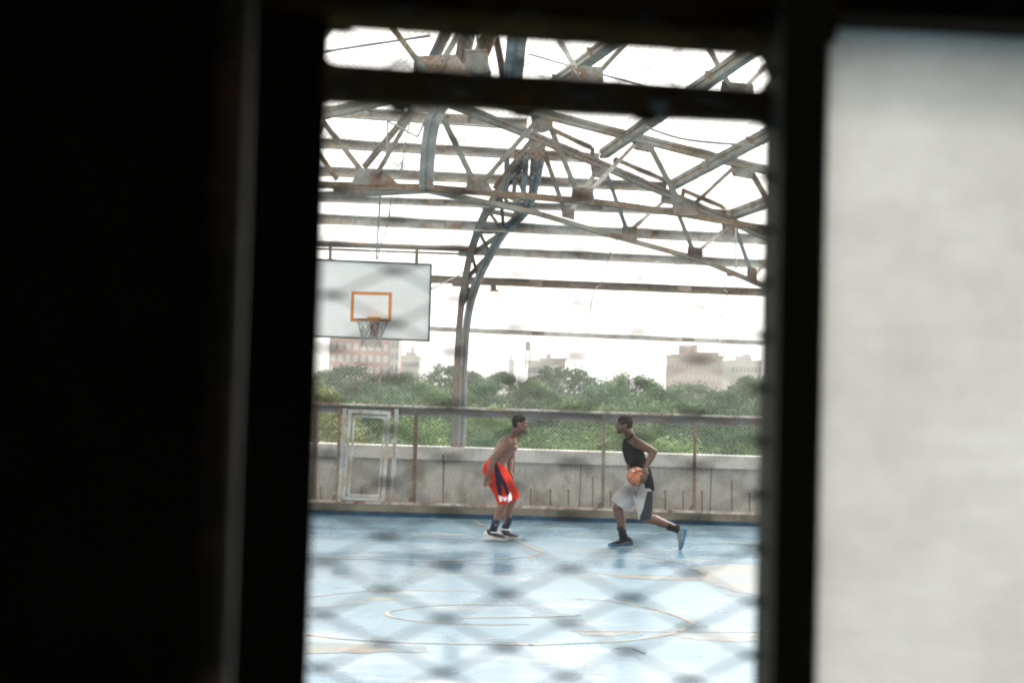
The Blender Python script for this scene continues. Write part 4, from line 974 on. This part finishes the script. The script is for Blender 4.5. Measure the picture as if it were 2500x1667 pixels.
b = MB()
for (az, el, pts) in ((118, 42, [(-.02, -.004), (-.006, .004), (-.002, .02), (.004, .006), (.02, .004), (.008, -.005), (.010, -.02), (0, -.010), (-.012, -.018)]), (72, -50, [(-.026, -.008), (.026, -.002), (.024, .010), (-.022, .006)])):
    n = (onball(az, el) - BC).normalized(); x = Vector((0, 0, 1)).cross(n).normalized(); y = n.cross(x)
    P = [BC + (n * BR + x * px + y * py).normalized() * BR * 1.004 for px, py in pts]; cc = BC + n * BR * 1.006
    for i in range(len(P)): b.add([cc, P[i], P[(i + 1) % len(P)]], [[0, 1, 2]])
b.build('emblem', M_WHITE, ball)

# ------------------------------------------------------------------ dark shelter round the viewer
X0, X1, Y0, YF, Z0, Z1 = -2.2, 2.4, -1.6, 1.5, .35, 3.3
M_WALLIN = plain('shelter_paint', (0.5, 0.49, 0.46), 0.9, 0.1, 0.15, 3)
sh_ = thing('shelter', 'black unlit shelter wall filling the left side and framing the view', 'shelter', (0, 0, Z0))
def line_at(p, q, V, Y): # point on the pixel line p-q at row V
    t = (V - p[1]) / (q[1] - p[1]); return at(p[0] + (q[0] - p[0]) * t, V, Y)
jp, jq = (803, 100), (748, 1667)
def line_z(p, q, z, Y):
    a = at(*p, Y); c = at(*q, Y); t = (z - a.z) / (c.z - a.z); r_ = a.lerp(c, t); return Vector((r_.x, Y, z))
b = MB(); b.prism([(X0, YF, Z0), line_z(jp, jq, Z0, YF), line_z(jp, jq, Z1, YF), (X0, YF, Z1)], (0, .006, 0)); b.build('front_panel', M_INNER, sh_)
b = MB(); b.box((X0 - .05, Y0, Z0), (X0, YF + .006, Z1)); b.build('side_wall', M_WALLIN, sh_)
b = MB(); b.box((X1, Y0, Z0), (X1 + .05, YF + .05, Z1)); b.build('side_wall', M_WALLIN, sh_)
b = MB(); b.box((X0 - .05, Y0 - .05, Z0), (X1 + .05, Y0, Z1)); b.build('back_wall', M_WALLIN, sh_)
b = MB(); b.box((X0 - .05, Y0 - .05, Z1), (X1 + .05, YF + .08, Z1 + .05)); b.build('ceiling', M_WALLIN, sh_)
b = MB(); b.box((X0 - .05, Y0 - .05, Z0 - .34), (X1 + .05, YF + .05, Z0)); b.build('floor', M_WALLIN, sh_)
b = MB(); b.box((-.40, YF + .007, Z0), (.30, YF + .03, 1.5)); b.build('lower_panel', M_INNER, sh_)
hb = thing('header_beam', 'rust brown header beam across the top of the opening', 'beam', at(1300, 70, 1.5))
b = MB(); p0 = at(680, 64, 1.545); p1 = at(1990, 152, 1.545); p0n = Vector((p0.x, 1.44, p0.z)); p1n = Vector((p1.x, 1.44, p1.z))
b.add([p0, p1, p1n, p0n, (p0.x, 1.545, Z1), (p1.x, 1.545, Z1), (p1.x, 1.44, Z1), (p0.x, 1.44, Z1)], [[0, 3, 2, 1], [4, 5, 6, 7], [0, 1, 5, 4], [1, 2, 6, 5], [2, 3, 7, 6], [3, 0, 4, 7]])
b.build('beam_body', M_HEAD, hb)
cb = thing('crossbar', 'dark horizontal crossbar spanning the opening below the header', 'bar', at(1300, 210, 1.48))
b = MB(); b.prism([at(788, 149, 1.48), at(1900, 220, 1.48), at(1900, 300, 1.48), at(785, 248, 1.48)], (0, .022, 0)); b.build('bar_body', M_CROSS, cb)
b = MB(); c = at(1612, 252, 1.478); b.tube([c, c + Vector((0, -.012, 0))], [.0085, .006], 12); b.ellipsoid(c + Vector((0, -.012, 0)), (.006, .004, .006)); b.build('bolt', plain('bolt_zinc', (.10, .115, .11), .5, .4), cb)
pst = thing('door_post', 'dark greenish steel post between the mesh opening and the frosted pane', 'post', at(1930, 1600, 1.45))
b = MB(); V0, V1 = -900, 3200
def c4(V): return [line_at((1868, 138), (1842, 1541), V, 1.52), line_at((1914, 138), (1888, 1541), V, 1.38), line_at((2020, 138), (1988, 1667), V, 1.38), line_at((2024, 138), (1992, 1667), V, 1.52)]
A, B_ = c4(V0), c4(V1)
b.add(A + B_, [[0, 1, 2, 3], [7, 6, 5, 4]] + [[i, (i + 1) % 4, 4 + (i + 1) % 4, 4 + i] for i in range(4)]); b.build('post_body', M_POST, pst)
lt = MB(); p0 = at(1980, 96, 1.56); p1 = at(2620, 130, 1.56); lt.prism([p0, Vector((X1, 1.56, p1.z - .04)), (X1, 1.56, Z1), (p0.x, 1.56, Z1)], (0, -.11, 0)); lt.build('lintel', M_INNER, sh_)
# rounded inner corners of the two upper openings
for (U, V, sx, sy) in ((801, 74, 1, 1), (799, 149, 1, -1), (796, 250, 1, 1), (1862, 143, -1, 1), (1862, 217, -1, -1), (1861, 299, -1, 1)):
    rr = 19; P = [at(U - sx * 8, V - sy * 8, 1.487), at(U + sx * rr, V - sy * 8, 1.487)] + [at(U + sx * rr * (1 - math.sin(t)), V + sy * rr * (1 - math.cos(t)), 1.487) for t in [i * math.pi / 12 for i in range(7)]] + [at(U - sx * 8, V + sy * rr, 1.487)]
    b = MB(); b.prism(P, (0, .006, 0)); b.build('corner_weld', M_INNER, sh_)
# frosted pane
m, nt2, b2 = mat('frosted_plastic', .6, .2)
f = noise(nt2, 4.5, 7, .72); f2 = noise(nt2, 16, 6, .75, stretch=(.5, 1, 2.4))
c = ramp(nt2, f, [(.28, (.205, .202, .192)), (.70, (.315, .315, .308))]); c = mix(nt2, ramp(nt2, f2, [(.35, (.35,) * 3), (.65, (0, 0, 0))]), c, (.19, .186, .174))
tr = nt2.nodes.new('ShaderNodeBsdfTranslucent'); nt2.links.new(c, tr.inputs['Color']); nt2.links.new(tr.outputs[0], nt2.nodes['Material Output'].inputs['Surface'])
b = MB(); xl = at(2000, 900, 1.51).x - .012; b.add([(xl, 1.51, Z0), (X1, 1.51, Z0), (X1, 1.51, Z1), (xl, 1.51, Z1)], [[0, 1, 2, 3]])
pane = b.build('frosted_pane', m, origin=(1.2, 1.51, Z0)); tag(pane, 'bright frosted plastic pane glowing white right of the dark post', 'window pane')
# pipe at the left
b = MB(); b.tube([line_at((572, 130), (517, 1667), V, 1.1) for V in (-1400, 130, 900, 1667, 3000)], .0125, 20)
pp_ = b.build('pipe', steel('pipe_grey', (.030, .032, .028), amount=.3, scale=6, rough=.6), smooth=True, origin=line_at((572, 130), (517, 1667), 1667, 1.1)); tag(pp_, 'faint grey vertical pipe in the dark on the left', 'pipe')
# expanded metal mesh
YM = 1.43; PX = 300 / F * YM; PZ = 129.5 / F * YM; k0 = at(1535, 1589, YM); KL = .0155
b = MB()
def bar(p, q, w0): b.beam(Vector((p[0], YM, p[1])), Vector((q[0], YM, q[1])), 0.0014, w0, ref=(0, -1, 0))
for j in range(-8, 46):
    for i in range(-6, 5):
        x = k0.x + i * PX + (PX / 2 if j % 2 else 0); z = k0.z + j * PZ / 2
        if z > 2.42: continue
        lo_ = line_z(jp, jq, z, YM).x - .006
        if x < lo_ or x > .226: continue
        jx = random.uniform(-.002, .002)
        pts = [Vector((x - KL * .62, YM, z)), Vector((x - KL * .45, YM, z)), Vector((x, YM, z)), Vector((x + KL * .45, YM, z)), Vector((x + KL * .62, YM, z))]
        b.tube(pts, [.0012, .0030, .0038, .0030, .0012], 6)
        for sx in (1, -1):
            xa = x + sx * KL * .25; xb = x + sx * (PX / 2 - KL * .25); zb_ = z + PZ / 2
            if xb < lo_ - .004 or xb > .226: continue
            bar((xa, z), (xb, zb_), .0021)
em = b.build('mesh_screen', M_MESH, origin=(0, YM, 1.5)); tag(em, 'blurred diamond metal mesh screen close to the viewer across the opening', 'mesh screen')

# ------------------------------------------------------------------ air
b = MB(); b.box((-700, -60, -18.6), (700, 640, 70))
hz = bpy.data.materials.new('haze'); hz.use_nodes = True; hn = hz.node_tree; hn.nodes.remove(hn.nodes['Principled BSDF'])
pv = hn.nodes.new('ShaderNodeVolumePrincipled'); pv.inputs['Color'].default_value = (.98, .985, 1, 1); pv.inputs['Density'].default_value = .00055; pv.inputs['Anisotropy'].default_value = .5
hn.links.new(pv.outputs[0], hn.nodes['Material Output'].inputs['Volume'])
tag(b.build('haze', hz), kind='stuff')
